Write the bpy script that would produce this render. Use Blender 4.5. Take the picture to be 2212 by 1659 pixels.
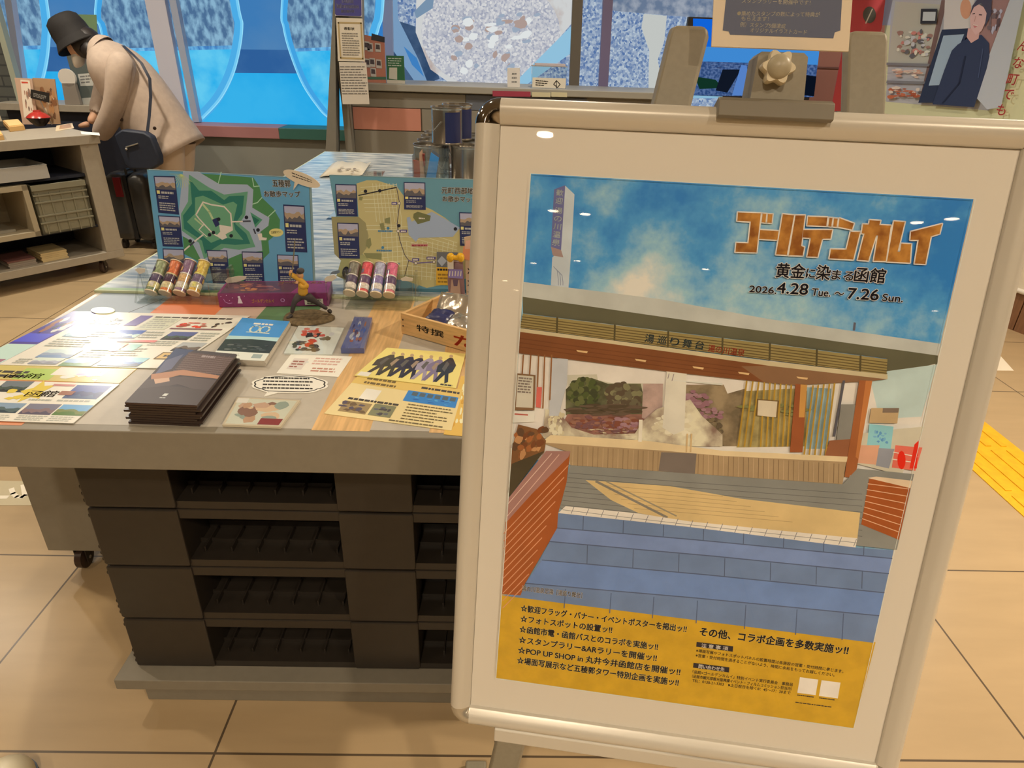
import bpy, bmesh, math, random
from mathutils import Vector as V, Matrix
for _o in list(bpy.data.objects): bpy.data.objects.remove(_o)
SC = bpy.context.scene; COL = SC.collection
random.seed(7)
# ---------------- camera ----------------
IW, IH, F = 2212.0, 1659.0, 1437.4
PITCH, ROLL, YAW, EYE = 0.47306, 0.034044, 0.025137, 1.3695
_fw = V((math.sin(YAW)*math.cos(PITCH), math.cos(YAW)*math.cos(PITCH), -math.sin(PITCH)))
_r0 = V((math.cos(YAW), -math.sin(YAW), 0)); _u0 = _r0.cross(_fw)
_r = _r0*math.cos(ROLL)+_u0*math.sin(ROLL); _u = _u0*math.cos(ROLL)-_r0*math.sin(ROLL)
CAM = V((0, 0, EYE))
cd = bpy.data.cameras.new('camera'); cam = bpy.data.objects.new('camera', cd); COL.objects.link(cam)
cd.sensor_width = 36; cd.lens = F/IW*36; cd.clip_start = .02; cd.clip_end = 100
cam.matrix_world = Matrix(((_r.x, _u.x, -_fw.x, 0), (_r.y, _u.y, -_fw.y, 0), (_r.z, _u.z, -_fw.z, EYE), (0, 0, 0, 1)))
SC.camera = cam
# ---------------- world, exposure ----------------
SC.view_settings.view_transform = 'Standard'; SC.view_settings.look = 'None'
SC.view_settings.exposure = 0.0; SC.view_settings.gamma = 1; SC.view_settings.use_curve_mapping = False
wd = bpy.data.worlds.new('world'); SC.world = wd; wd.use_nodes = True
wd.node_tree.nodes['Background'].inputs[0].default_value = (.9, .8, .65, 1); wd.node_tree.nodes['Background'].inputs[1].default_value = .1
SC.cycles.use_denoising = True; SC.cycles.max_bounces = 8; SC.cycles.transparent_max_bounces = 16
WARM = (1, .82, .60)
# ---------------- pixel -> place helpers (photo measured 2212 x 1659) ----------------
def ray(x, y): return _fw+_r*((x-IW/2)/F)-_u*((y-IH/2)/F)
def T(x, y, z): d = ray(x, y); return CAM+d*((z-EYE)/d.z)
def AtY(x, y, Y): d = ray(x, y); return CAM+d*(Y/d.y)
class Pl:
    def __init__(s, o, a, b): s.o = V(o); s.a = V(a).normalized(); s.b = V(b).normalized(); s.n = s.a.cross(s.b).normalized()
    def hit(s, x, y, off=0): d = ray(x, y); t = ((s.o+s.n*off-CAM).dot(s.n))/d.dot(s.n); return CAM+d*t
    def at(s, u, v, off=0): return s.o+s.a*u+s.b*v+s.n*off
    def uv(s, x, y, off=0): p = s.hit(x, y, off)-s.o; return p.dot(s.a), p.dot(s.b)
# ---------------- materials ----------------
def lin(c): c = c/255.0; return c/12.92 if c <= .04045 else ((c+.055)/1.055)**2.4
MATS = {}
def M(rgb, rough=.5, metal=0, noise=0, scale=20, coat=0, bump=0, spec=.5, stretch=None, name=None, col2=None, detail=4):
    key = (tuple(rgb), rough, metal, noise, scale, coat, bump, spec, stretch, col2)
    if key in MATS: return MATS[key]
    m = bpy.data.materials.new(name or 'mat'); m.use_nodes = True; nt = m.node_tree; p = nt.nodes['Principled BSDF']
    c = [lin(v) for v in rgb]
    p.inputs['Base Color'].default_value = (*c, 1); p.inputs['Roughness'].default_value = rough
    p.inputs['Metallic'].default_value = metal; p.inputs['Specular IOR Level'].default_value = spec
    p.inputs['Coat Weight'].default_value = coat; p.inputs['Coat Roughness'].default_value = .04
    if noise or bump or col2:
        tc = nt.nodes.new('ShaderNodeTexCoord'); mp = nt.nodes.new('ShaderNodeMapping'); nz = nt.nodes.new('ShaderNodeTexNoise')
        nz.inputs['Scale'].default_value = scale; nz.inputs['Detail'].default_value = detail
        if stretch: mp.inputs['Scale'].default_value = stretch
        nt.links.new(tc.outputs['Object'], mp.inputs[0]); nt.links.new(mp.outputs[0], nz.inputs['Vector'])
        if noise or col2:
            cr = nt.nodes.new('ShaderNodeValToRGB'); cr.color_ramp.elements[0].position = .35; cr.color_ramp.elements[1].position = .65
            if col2: a, b = c, [lin(v) for v in col2]
            else: a, b = [max(0, v*(1-noise)) for v in c], [min(1, v*(1+noise)) for v in c]
            cr.color_ramp.elements[0].color = (*a, 1); cr.color_ramp.elements[1].color = (*b, 1)
            nt.links.new(nz.outputs['Fac'], cr.inputs[0]); nt.links.new(cr.outputs[0], p.inputs['Base Color'])
        if bump:
            bp = nt.nodes.new('ShaderNodeBump'); bp.inputs['Strength'].default_value = bump; bp.inputs['Distance'].default_value = .002
            nt.links.new(nz.outputs['Fac'], bp.inputs['Height']); nt.links.new(bp.outputs[0], p.inputs['Normal'])
    MATS[key] = m; return m
ILL = (.85, .66, .44)
def unl(r, g, b, k=1.0):                      # photo colour seen under the warm lamps -> the thing's own colour
    o = []
    for v, i in zip((r, g, b), ILL):
        l = min(.88, max(.004, lin(v)/(i*k))); o.append(round(255*(12.92*l if l <= .0031308 else 1.055*l**(1/2.4)-.055)))
    return tuple(o)
def A(r, g, b, k=1.0, **kw): return M(unl(r, g, b, k), **kw)
def E(rgb, st=1.0, noise=None, scale=8, vor=False, stretch=None, name='backlit', detail=5, lo=.4, hi=.62):
    key = ('E', tuple(rgb), st, noise, scale, vor, stretch, lo, hi)
    if key in MATS: return MATS[key]
    m = bpy.data.materials.new(name); m.use_nodes = True; nt = m.node_tree; nt.nodes.remove(nt.nodes['Principled BSDF'])
    e = nt.nodes.new('ShaderNodeEmission'); e.inputs[0].default_value = (*[lin(v) for v in rgb], 1); e.inputs[1].default_value = st
    nt.links.new(e.outputs[0], nt.nodes['Material Output'].inputs[0])
    if noise:
        tc = nt.nodes.new('ShaderNodeTexCoord'); mp = nt.nodes.new('ShaderNodeMapping')
        if stretch: mp.inputs['Scale'].default_value = stretch
        nz = nt.nodes.new('ShaderNodeTexVoronoi' if vor else 'ShaderNodeTexNoise'); nz.inputs['Scale'].default_value = scale
        if not vor: nz.inputs['Detail'].default_value = detail
        cr = nt.nodes.new('ShaderNodeValToRGB'); cr.color_ramp.elements[0].position = lo; cr.color_ramp.elements[1].position = hi
        cr.color_ramp.elements[0].color = (*[lin(v) for v in rgb], 1); cr.color_ramp.elements[1].color = (*[lin(v) for v in noise], 1)
        nt.links.new(tc.outputs['Object'], mp.inputs[0]); nt.links.new(mp.outputs[0], nz.inputs['Vector'])
        nt.links.new(nz.outputs['Color' if vor else 'Fac'], cr.inputs[0]); nt.links.new(cr.outputs[0], e.inputs[0])
    MATS[key] = m; return m
def clear(name, tint=(1, 1, 1), ior=1.5, rough=.02, extra=0.0):
    m = bpy.data.materials.new(name); m.use_nodes = True; nt = m.node_tree; nt.nodes.remove(nt.nodes['Principled BSDF'])
    t = nt.nodes.new('ShaderNodeBsdfTransparent'); t.inputs[0].default_value = (*tint, 1)
    g = nt.nodes.new('ShaderNodeBsdfGlossy'); g.inputs['Roughness'].default_value = rough
    fr = nt.nodes.new('ShaderNodeLayerWeight'); fr.inputs[0].default_value = .5; mx = nt.nodes.new('ShaderNodeMixShader')
    pw = nt.nodes.new('ShaderNodeMath'); pw.operation = 'POWER'; pw.inputs[1].default_value = 4.5; nt.links.new(fr.outputs['Facing'], pw.inputs[0])
    ma = nt.nodes.new('ShaderNodeMath'); ma.operation = 'MULTIPLY_ADD'; ma.inputs[1].default_value = .85; ma.inputs[2].default_value = ((ior-1)/(ior+1))**2; nt.links.new(pw.outputs[0], ma.inputs[0])
    fac = ma.outputs[0]
    if extra:
        ad = nt.nodes.new('ShaderNodeMath'); ad.operation = 'ADD'; ad.inputs[1].default_value = extra; nt.links.new(fac, ad.inputs[0]); fac = ad.outputs[0]
    nt.links.new(fac, mx.inputs[0]); nt.links.new(t.outputs[0], mx.inputs[1]); nt.links.new(g.outputs[0], mx.inputs[2])
    nt.links.new(mx.outputs[0], nt.nodes['Material Output'].inputs[0]); return m
ACRYL = clear('clear_acrylic', (.93, .95, .94), 1.5, .03, .05); COVER = clear('clear_cover_sheet', (.985, .985, .98), 1.45, .015)
SLEEVE = clear('clear_plastic_film', (.97, .97, .97), 1.5, .06, .06)
WHITE = M((228, 222, 210), .45); PAPER = M((236, 232, 222), .4); INK = M((34, 30, 28), .6); NAVY = M((32, 42, 80), .5)
GREY = M((168, 166, 158), .45, noise=.04, scale=60); STEEL = M((190, 188, 182), .3, metal=.85); DARK = M((52, 44, 38), .5)
CHROME = M((150, 145, 140), .08, metal=1.0); BLACKP = M((40, 36, 33), .45)
# ---------------- mesh builder ----------------
ORG = {}
def circ(c, ax, ay, r, n=16, ry=None): return [c+ax*(r*math.cos(2*math.pi*i/n))+ay*((ry or r)*math.sin(2*math.pi*i/n)) for i in range(n)]
def frame_of(d):
    d = d.normalized(); h = V((0, 0, 1)) if abs(d.z) < .9 else V((1, 0, 0)); x = h.cross(d).normalized(); return x, d.cross(x), d
class MB:
    def __init__(s): s.v = []; s.f = []; s.mi = []; s.mats = []
    def m(s, mat):
        if mat not in s.mats: s.mats.append(mat)
        return s.mats.index(mat)
    def face(s, pts, mat): n = len(s.v); s.v += [V(p) for p in pts]; s.f.append(tuple(range(n, n+len(pts)))); s.mi.append(s.m(mat)); return s
    def add(s, vs, fs, mat):
        n = len(s.v); s.v += [V(p) for p in vs]; k = s.m(mat)
        for f in fs: s.f.append(tuple(n+i for i in f)); s.mi.append(k)
        return s
    def hexa(s, p, mat): return s.add(p, [(0, 3, 2, 1), (4, 5, 6, 7), (0, 1, 5, 4), (1, 2, 6, 5), (2, 3, 7, 6), (3, 0, 4, 7)], mat)
    def box(s, x0, y0, z0, x1, y1, z1, mat): return s.hexa([(x0, y0, z0), (x1, y0, z0), (x1, y1, z0), (x0, y1, z0), (x0, y0, z1), (x1, y0, z1), (x1, y1, z1), (x0, y1, z1)], mat)
    def ob(s, o, a, b, c, mat):               # box from corner o with edge vectors
        o, a, b, c = V(o), V(a), V(b), V(c); return s.hexa([o, o+a, o+a+b, o+b, o+c, o+a+c, o+a+b+c, o+b+c], mat)
    def prism(s, pts, h, mat, side=None):
        n = len(pts); pts = [V(p) for p in pts]; h = V(h)
        s.add(pts, [tuple(range(n-1, -1, -1))], side or mat); s.add([p+h for p in pts], [tuple(range(n))], mat)
        return s.add(pts+[p+h for p in pts], [(i, (i+1) % n, n+(i+1) % n, n+i) for i in range(n)], side or mat)
    def loft(s, rings, mat, caps=True, close=True):
        n = len(rings[0]); vs = [p for r in rings for p in r]; fs = []
        for k in range(len(rings)-1):
            for i in range(n if close else n-1): j = (i+1) % n; fs.append((k*n+i, k*n+j, (k+1)*n+j, (k+1)*n+i))
        if caps: fs += [tuple(range(n-1, -1, -1)), tuple((len(rings)-1)*n+i for i in range(n))]
        return s.add(vs, fs, mat)
    def tube(s, pts, r, mat, seg=10, caps=True):
        pts = [V(p) for p in pts]; rs = r if isinstance(r, (list, tuple)) else [r]*len(pts); R = []; px = None
        for i, p in enumerate(pts):
            d = (pts[min(i+1, len(pts)-1)]-pts[max(i-1, 0)]).normalized()
            if px is None: x, y, _ = frame_of(d)
            else: x = (px-d*px.dot(d)).normalized(); y = d.cross(x)
            px = x; R.append(circ(p, x, y, rs[i], seg))
        return s.loft(R, mat, caps)
    def lathe(s, o, ax, prof, mat, seg=24, caps=True):
        x, y, d = frame_of(V(ax)); return s.loft([circ(V(o)+d*h, x, y, max(r, 1e-4), seg) for r, h in prof], mat, caps)
    def ball(s, c, r, mat, seg=16, rings=8, ax=(0, 0, 1), sq=1):
        return s.lathe(c, ax, [(r*math.sin(math.pi*i/rings), -r*sq*math.cos(math.pi*i/rings)) for i in range(rings+1)], mat, seg)
    def build(s, name, parent=None, smooth=False, bevel=0, sub=0, ang=40):
        if parent is not None: org = ORG[parent.name]
        else:
            xs = [v.x for v in s.v]; ys = [v.y for v in s.v]; org = V(((min(xs)+max(xs))/2, (min(ys)+max(ys))/2, min(v.z for v in s.v)))
        me = bpy.data.meshes.new(name); me.from_pydata([v-org for v in s.v], [], s.f)
        for m in s.mats: me.materials.append(m)
        me.polygons.foreach_set('material_index', s.mi)
        bm = bmesh.new(); bm.from_mesh(me)
        if smooth or bevel or sub:
            bmesh.ops.remove_doubles(bm, verts=bm.verts, dist=1e-6); bmesh.ops.recalc_face_normals(bm, faces=bm.faces)
        bm.to_mesh(me); bm.free()
        if smooth:
            me.polygons.foreach_set('use_smooth', [True]*len(me.polygons)); me.set_sharp_from_angle(angle=math.radians(ang))
        me.update(); o = bpy.data.objects.new(name, me); COL.objects.link(o); ORG[o.name] = org
        if parent is not None: o.parent = parent
        else: o.location = org
        if bevel:
            b = o.modifiers.new('bevel', 'BEVEL'); b.width = bevel; b.segments = 2; b.limit_method = 'ANGLE'
        if sub: q = o.modifiers.new('sub', 'SUBSURF'); q.levels = sub; q.render_levels = sub
        return o
def tag(o, label, cat, group=None):
    o['label'] = label; o['category'] = cat
    if group: o['group'] = group
    return o
def thing(name, label, cat, loc, group=None):
    o = bpy.data.objects.new(name, None); COL.objects.link(o); o.location = V(loc); ORG[o.name] = V(loc); o.empty_display_size = .05
    return tag(o, label, cat, group)
def struct(o): o['kind'] = 'structure'; return o
def dup(root, loc, rotz=0, label=None):
    r = root.copy(); COL.objects.link(r); r.location = V(loc); r.rotation_euler = (0, 0, rotz); ORG[r.name] = V(loc)
    if label: r['label'] = label
    for ch in list(root.children):
        c = ch.copy(); COL.objects.link(c); c.parent = r
        for g in list(ch.children): d = g.copy(); COL.objects.link(d); d.parent = c
    return r
# ---------------- flat print on a surface ----------------
_tc = bpy.data.curves.new('lettering', 'FONT'); _to = bpy.data.objects.new('lettering', _tc); TXT = {}
def textmesh(s, bold):
    if (s, bold) in TXT: return TXT[(s, bold)]
    _tc.body = s; _tc.offset = bold; COL.objects.link(_to); bpy.context.view_layer.update()
    me = bpy.data.meshes.new_from_object(_to.evaluated_get(bpy.context.evaluated_depsgraph_get())); COL.objects.unlink(_to)
    vs = [(v.co.x, v.co.y) for v in me.vertices]; fs = [tuple(p.vertices) for p in me.polygons]; bpy.data.meshes.remove(me)
    TXT[(s, bold)] = (vs, fs); return vs, fs
class Art:
    """Ink layers printed on a surface; mp maps sheet coordinates to the surface, n is its outward normal."""
    def __init__(s, mp, n, base=0.0, dl=1.2e-5, mb=None): s.mp = mp; s.n = V(n).normalized(); s.k = base; s.dl = dl; s.b = mb or MB()
    def P(s, p): return s.mp(p[0], p[1])+s.n*s.k
    def up(s): s.k += s.dl
    def poly(s, pts, m): s.up(); s.b.face([s.P(p) for p in pts], m); return s
    def rect(s, x0, y0, x1, y1, m): return s.poly([(x0, y0), (x1, y0), (x1, y1), (x0, y1)], m)
    def ell(s, cx, cy, rx, ry, m, n=20, rot=0):
        c, q = math.cos(rot), math.sin(rot); return s.poly([(cx+rx*math.cos(t)*c-ry*math.sin(t)*q, cy+rx*math.cos(t)*q+ry*math.sin(t)*c) for t in [2*math.pi*i/n for i in range(n)]], m)
    def line(s, pts, w, m):
        s.up()
        for p, q in zip(pts, pts[1:]):
            P0, P1 = s.P(p), s.P(q); d = P1-P0
            if d.length < 1e-7: continue
            ww = (s.mp(p[0], p[1]+w)-s.mp(p[0], p[1])).length if not isinstance(w, str) else float(w)
            e = s.n.cross(d.normalized())*ww/2; ex = d.normalized()*ww*.3
            s.b.face([P0-e-ex, P1-e+ex, P1+e+ex, P0+e-ex], m)
        return s
    def outline(s, pts, w, m): return s.line(list(pts)+[pts[0]], w, m)
    def text(s, p0, p1, em, body, m, bold=0.0):
        vs, fs = textmesh(body, 0); s.up(); W0, W1 = s.P(p0), s.P(p1); d = W1-W0; L = d.length; d.normalize(); u = s.n.cross(d)
        h = abs((s.mp(p0[0], p0[1]-em)-s.mp(*p0)).dot(u)); x0 = min(v[0] for v in vs); x1 = max(v[0] for v in vs)
        sh = [(0, 0)] if bold < .008 else [(bold*.6*math.cos(math.pi*i/4), bold*.6*math.sin(math.pi*i/4)) for i in range(0, 8, 1 if bold > .04 else 2)]+([(0, 0)] if bold < .03 else [])
        for ox, oy in sh: s.b.add([W0+d*((v[0]-x0)/(x1-x0)*L+ox*h)+u*((v[1]+oy)*h) for v in vs], fs, m)
        return s
    def greek(s, q, n, m, fill=.55, seed=0, words=9):     # rows of text too small to read
        R = random.Random(seed); s.up()
        for i in range(n):
            t0 = (i+.2)/n; t1 = t0+fill/n; x = 0; end = R.uniform(.6, 1) if i % 3 == 2 else R.uniform(.88, 1)
            while x < end:
                w = R.uniform(.5, 1.5)/words; e = min(end, x+w)
                s.b.face([s.P(bil(q, a, b)) for a, b in ((x, t0), (e, t0), (e, t1), (x, t1))], m); x = e+.18/words
        return s
    def photo(s, q, sky, land, dark, seed=0, h=.5):       # little scenic picture
        R = random.Random(seed); s.poly([bil(q, *c) for c in ((0, 0), (1, 0), (1, 1), (0, 1))], sky)
        hz = [(i/8, h+R.uniform(-.12, .12)) for i in range(9)]
        s.poly([bil(q, *c) for c in hz+[(1, 1), (0, 1)]], land)
        hz = [(i/8, min(.97, h+.22+R.uniform(-.14, .2))) for i in range(9)]
        s.poly([bil(q, *c) for c in hz+[(1, 1), (0, 1)]], dark); return s
    def blobs(s, q, cols, n, r=.1, seed=0):
        R = random.Random(seed)
        for i in range(n):
            cx, cy = R.uniform(.12, .88), R.uniform(.15, .85); a, b = R.uniform(.5, 1.3)*r, R.uniform(.5, 1.3)*r
            s.poly([bil(q, min(1, max(0, cx+a*math.cos(t)*R.uniform(.7, 1.2))), min(1, max(0, cy+b*math.sin(t)*R.uniform(.7, 1.2)))) for t in [2*math.pi*j/9 for j in range(9)]], cols[i % len(cols)])
        return s
def bil(q, a, b):
    return tuple(q[0][i]*(1-a)*(1-b)+q[1][i]*a*(1-b)+q[2][i]*a*b+q[3][i]*(1-a)*b for i in (0, 1))
UNIT = [(0, 0), (1, 0), (1, 1), (0, 1)]
def sub(q, x0, y0, x1, y1): return [bil(q, x0, y0), bil(q, x1, y0), bil(q, x1, y1), bil(q, x0, y1)]
# ---------------- room ----------------
CEIL = 3.0
def floor_mat():
    m = bpy.data.materials.new('floor_tiles'); m.use_nodes = True; nt = m.node_tree; p = nt.nodes['Principled BSDF']
    tc = nt.nodes.new('ShaderNodeTexCoord'); mp = nt.nodes.new('ShaderNodeMapping'); br = nt.nodes.new('ShaderNodeTexBrick'); nz = nt.nodes.new('ShaderNodeTexNoise')
    mp.inputs['Location'].default_value = (-.0145, -.9115, 0)
    br.offset = 0; br.inputs['Scale'].default_value = 1; br.inputs['Brick Width'].default_value = .6; br.inputs['Row Height'].default_value = .6
    br.inputs['Mortar Size'].default_value = .0028; br.inputs['Mortar Smooth'].default_value = .1; br.inputs['Bias'].default_value = 0
    base = [lin(v) for v in (190, 166, 130)]; br.inputs['Color1'].default_value = (*base, 1); br.inputs['Color2'].default_value = (*[v*.95 for v in base], 1)
    br.inputs['Mortar'].default_value = (*[lin(v) for v in (96, 82, 66)], 1)
    nz.inputs['Scale'].default_value = 3; nz.inputs['Detail'].default_value = 6; mp2 = nt.nodes.new('ShaderNodeMapping'); mp2.inputs['Scale'].default_value = (1, 5, 1)
    mx = nt.nodes.new('ShaderNodeMix'); mx.data_type = 'RGBA'; mx.blend_type = 'MULTIPLY'; mx.inputs[0].default_value = .25
    L = nt.links.new; L(tc.outputs['Object'], mp.inputs[0]); L(mp.outputs[0], br.inputs['Vector']); L(tc.outputs['Object'], mp2.inputs[0]); L(mp2.outputs[0], nz.inputs['Vector'])
    L(br.outputs['Color'], mx.inputs[6]); L(nz.outputs['Fac'], mx.inputs[7]); L(mx.outputs[2], p.inputs['Base Color'])
    p.inputs['Roughness'].default_value = .28; p.inputs['Specular IOR Level'].default_value = .35
    bp = nt.nodes.new('ShaderNodeBump'); bp.inputs['Strength'].default_value = .08; bp.inputs['Distance'].default_value = .003; L(nz.outputs['Fac'], bp.inputs['Height']); L(bp.outputs[0], p.inputs['Normal'])
    return m
fl = MB(); fl.face([(-8, -19, 0), (8, -19, 0), (8, 8, 0), (-8, 8, 0)], floor_mat()); me = fl.build('floor'); me.data.transform(Matrix.Translation(me.location)); me.location = (0, 0, 0); struct(me)
WALLM = M((205, 198, 184), .7, noise=.03, scale=4)
struct(MB().face([(-8, 8, CEIL), (8, 8, CEIL), (8, -19, CEIL), (-8, -19, CEIL)], M((190, 184, 172), .8)).build('ceiling'))
struct(MB().box(-8.1, -19, 0, -8, 8, CEIL, WALLM).build('wall_left')); struct(MB().box(8, -19, 0, 8.1, 8, CEIL, WALLM).build('wall_right'))
struct(MB().box(-8, -19.1, 0, 8, -19, CEIL, WALLM).build('wall_rear')); struct(MB().box(-8, 7.0, 0, 8, 7.1, CEIL, M((120, 118, 112), .7)).build('wall_back'))
LAMP = E((255, 226, 180), 60, name='lamp_disc')
def downlight(x, y, power, r=.07, spread=150, label=None):
    t = thing('downlight', label, 'ceiling light', (x, y, CEIL-.005), 'downlights in the ceiling')
    b = MB(); b.lathe((x, y, CEIL), (0, 0, -1), [(r*1.25, 0), (r*1.25, .006), (r*1.02, .008), (r*1.0, .002)], WHITE, 24, False); b.build('trim_ring', t, True)
    MB().lathe((x, y, CEIL-.003), (0, 0, -1), [(r, 0), (r, .001)], LAMP, 24).build('lamp_lens', t)
    if power:
        ld = bpy.data.lights.new('downlight_lamp', 'AREA'); ld.shape = 'DISK'; ld.size = r*2; ld.energy = power; ld.color = WARM if y < 2.2 else (1, .90, .74); ld.spread = math.radians(spread)
        lo = bpy.data.objects.new('lamp_light', ld); COL.objects.link(lo); lo.parent = t; lo.location = (0, 0, -.012)
KEY = 17
for i, (x, y, w) in enumerate([(-2.6, -.8, .8), (-.3, -1.5, 2.6), (1.5, -1.3, 2.2), (-2.7, 2.1, 1.2), (-.95, 1.75, .32), (2.5, 1.3, 4.4), (-2.3, 3.9, 2.0), (.4, 4.2, 1.7), (3.2, 4.2, 1.9), (-3.93, 3.85, 1.3),
        (-1.12, -4.03, 1.2), (1.6, -4.0, 1.2), (-1.6, -6.85, 1), (-1.2, -6.98, 0), (2.65, -6.95, 1), (2.93, -6.73, 0), (-2.87, -11.27, .8), (-1.9, -10.75, 0), (.43, -11.04, .8), (-4.26, -14.27, .6), (-4.47, -16.16, 0), (5.6, -15.5, 0)]):
    downlight(x, y, KEY*w, label='round recessed ceiling downlight, one of many above the hall')
def added_lamp(loc, aim, power):  # added lamp, out of view, aimed to put glare on the left leaflets
    loc, aim = V(loc), V(aim); d = (aim-loc).normalized(); t = thing('added_glare_lamp', 'added unseen lamp near the blue window that puts glare on the leaflets', 'added_lamp', loc)
    b = MB(); b.lathe(loc, -d, [(.07, 0), (.075, .002), (.075, .16), (.05, .17)], WHITE, 24); b.tube([loc-d*.15, (loc.x, loc.y, loc.z+.1), (loc.x, loc.y, CEIL)], .012, WHITE, 10); b.build('housing', t, True)
    b = MB(); b.lathe(loc, d, [(.066, .001), (.066, .002)], E((255, 244, 226), 9, name='added_lamp_disc'), 24); b.build('lamp_lens', t)
    ld = bpy.data.lights.new('added_lamp_data', 'AREA'); ld.shape = 'DISK'; ld.size = .3; ld.energy = power; ld.color = (1, .95, .86); ld.spread = math.radians(50)
    lo = bpy.data.objects.new('added_lamp_light', ld); COL.objects.link(lo); lo.parent = t; lo.location = d*.02; lo.rotation_euler = d.to_track_quat('-Z', 'Y').to_euler()
added_lamp((-3.2, 4.95, 2.45), (-.95, 1.35, .79), .7)
# ---------------- poster stand ----------------
AZ, TI = -0.145468, 0.221872
pa = V((math.cos(AZ), math.sin(AZ), 0)); pn_ = V((-math.sin(AZ), math.cos(AZ), 0)); pb = V((0, 0, 1))*math.cos(TI)+pn_*math.sin(TI)
PS = Pl((.2773, .7347, .8712), pa, pb)           # a x b points at the viewer
ALU = M((206, 202, 192), .32, metal=.1, spec=.6); ALUD = M((128, 124, 114), .4, metal=.4); PLG = M((140, 134, 118), .5, noise=.04, scale=150)
st = thing('poster_stand', 'grey metal poster stand holding the big framed event poster beside the table', 'poster stand', PS.at(0, -.9, 0)-V((0, 0, (PS.at(0, -.9, 0)).z)))
HX, HY, RW = .297, .4195, .0315
prof = [(0, -.016), (0, .003), (.0015, .0045), (.004, .0062), (.008, .0092), (.012, .0115), (.017, .0125), (.021, .0122), (.025, .0102), (.0285, .0065), (.0305, .002), (.0315, -.004), (.0315, -.016)]
def rail(name, p0, p1, out):
    b = MB(); b.loft([[PS.at(p[0]+out[0]*d, p[1]+out[1]*d, h) for d, h in prof] for p in (p0, p1)], ALU); return b.build(name, st, True, ang=60)
rail('top_rail', (-HX, HY), (HX, HY), (0, 1)); rail('bottom_rail', (-HX, -HY), (HX, -HY), (0, -1))
rail('side_rail', (-HX, -HY), (-HX, HY), (-1, 0)); rail('side_rail', (HX, -HY), (HX, HY), (1, 0))
for sx, sy, mt in ((-1, 1, CHROME), (1, 1, CHROME), (-1, -1, M((188, 182, 168), .2, metal=.5)), (1, -1, M((188, 182, 168), .2, metal=.5))):
    b = MB(); R = []
    for i in range(9):
        t = math.pi/2*i/8; R.append([PS.at(sx*(HX+(d+.0003)*math.cos(t)), sy*(HY+(d+.0003)*math.sin(t)), h) for d, h in prof])
    b.loft(R, mt); o = b.build('corner_cap', st, True, ang=30); o['label'] = 'rounded mirror chrome corner cap' if sy > 0 else 'rounded pale corner cap'
b = MB(); b.ob(PS.at(-.312, -.434, -.022), PS.a*.624, PS.b*.868, PS.n*.014, M((150, 146, 136), .6)); b.build('backing_panel', st)
b = MB(); b.face([PS.at(-HX, -HY, .0055), PS.at(HX, -HY, .0055), PS.at(HX, HY, .0055), PS.at(-HX, HY, .0055)], COVER); o = b.build('cover_sheet', st); o['label'] = 'clear glossy cover sheet'
def leg(xb, xt):                                     # uprights that lean together behind the frame, rounded tops
    def ring(p, w, d): return [PS.at(p[0]+x, p[1], y) for x, y in ((-w, -d-.048), (w, -d-.048), (w+.004, -.048), (w, d-.048), (-w, d-.048), (-w-.004, -.048))]
    b = MB(); zb0 = (PS.at(0, -.885, -.048)).z; b.loft([ring((xb, -.885-(zb0-.02)/PS.b.z), .021, .012), ring((xt, .535), .021, .012), ring((xt*1.0, .543), .019, .010), ring((xt, .546), .014, .007)], PLG); return b.build('upright', st, True, ang=30, bevel=.002)
uL = [PS.uv(1492, 45, -.036)[0], PS.uv(1455, 220, -.036)[0]]; uR = [PS.uv(1882, 55, -.036)[0], PS.uv(1868, 240, -.036)[0]]
q_ = PS.uv(1097, 1640, -.036); xb_l = q_[0]-(uL[0]-q_[0])/(.54-q_[1])*(q_[1]+.885)
leg(xb_l, uL[0]); leg(uL[0]+uR[0]-xb_l, uR[0])
for xx in (xb_l, uL[0]+uR[0]-xb_l):
    p = PS.at(xx, -.885, -.048); o = MB(); o.box(p.x-.022, p.y-.16, 0, p.x+.022, p.y+.26, .02, PLG); o.build('floor_foot', st, bevel=.004)
cb0 = PS.uv(1068, 1575, -.022); cb1 = PS.uv(1064, 1601, -.022); b = MB(); b.ob(PS.at(cb0[0], cb1[1], -.034), PS.a*(-2*cb0[0]), PS.b*(cb0[1]-cb1[1]), PS.n*.012, ALU); b.build('crossbar', st, bevel=.002)
# clamp on the top rail
def pz(x, y, off): return PS.uv(x, y, off)
cl = [pz(1552, 228, .02), pz(1800, 245, .02)]
x0, x1 = cl[0][0], cl[1][0]
b = MB(); pr = [(HY+.034, -.02), (HY+.04, .012), (HY+.036, .022), (HY+.018, .026), (HY+.016, .018), (HY+.03, .0)]
b.loft([[PS.at(x, v, h) for v, h in pr] for x in (x0, x1)], M((118, 112, 98), .45)); b.build('clamp_bar', st, True, ang=30, bevel=.001)
b = MB(); k0 = pz(1626, 110, .004); k1 = pz(1742, 215, .004); w = .031; cx = pz(1683, 160, .004)[0]
def rr(v, w, d0, d1): return [PS.at(cx+x, v, y) for x, y in ((-w, d0), (-w+.004, d1), (w-.004, d1), (w, d0))]
b.loft([rr(HY+.032, .034, -.02, .012), rr(HY+.085, .031, -.02, .011), rr(HY+.09, .027, -.018, .007)], PLG); b.build('clamp_bracket', st, True, ang=30)
kc = pz(1684, 143, .03); b = MB(); pts = []
for i in range(48):
    t = 2*math.pi*i/48; r = .0165+.0026*math.cos(6*t+.4); pts.append((r*math.cos(t), r*math.sin(t)))
b.loft([[PS.at(kc[0]+x*q, kc[1]+y*q, h) for x, y in pts] for q, h in ((.93, .012), (1, .015), (1, .025), (.94, .029))], M((214, 204, 178), .35)); kn = b.build('knob', st, True, ang=35); kn['label'] = 'pale six lobed clamping knob'
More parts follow.
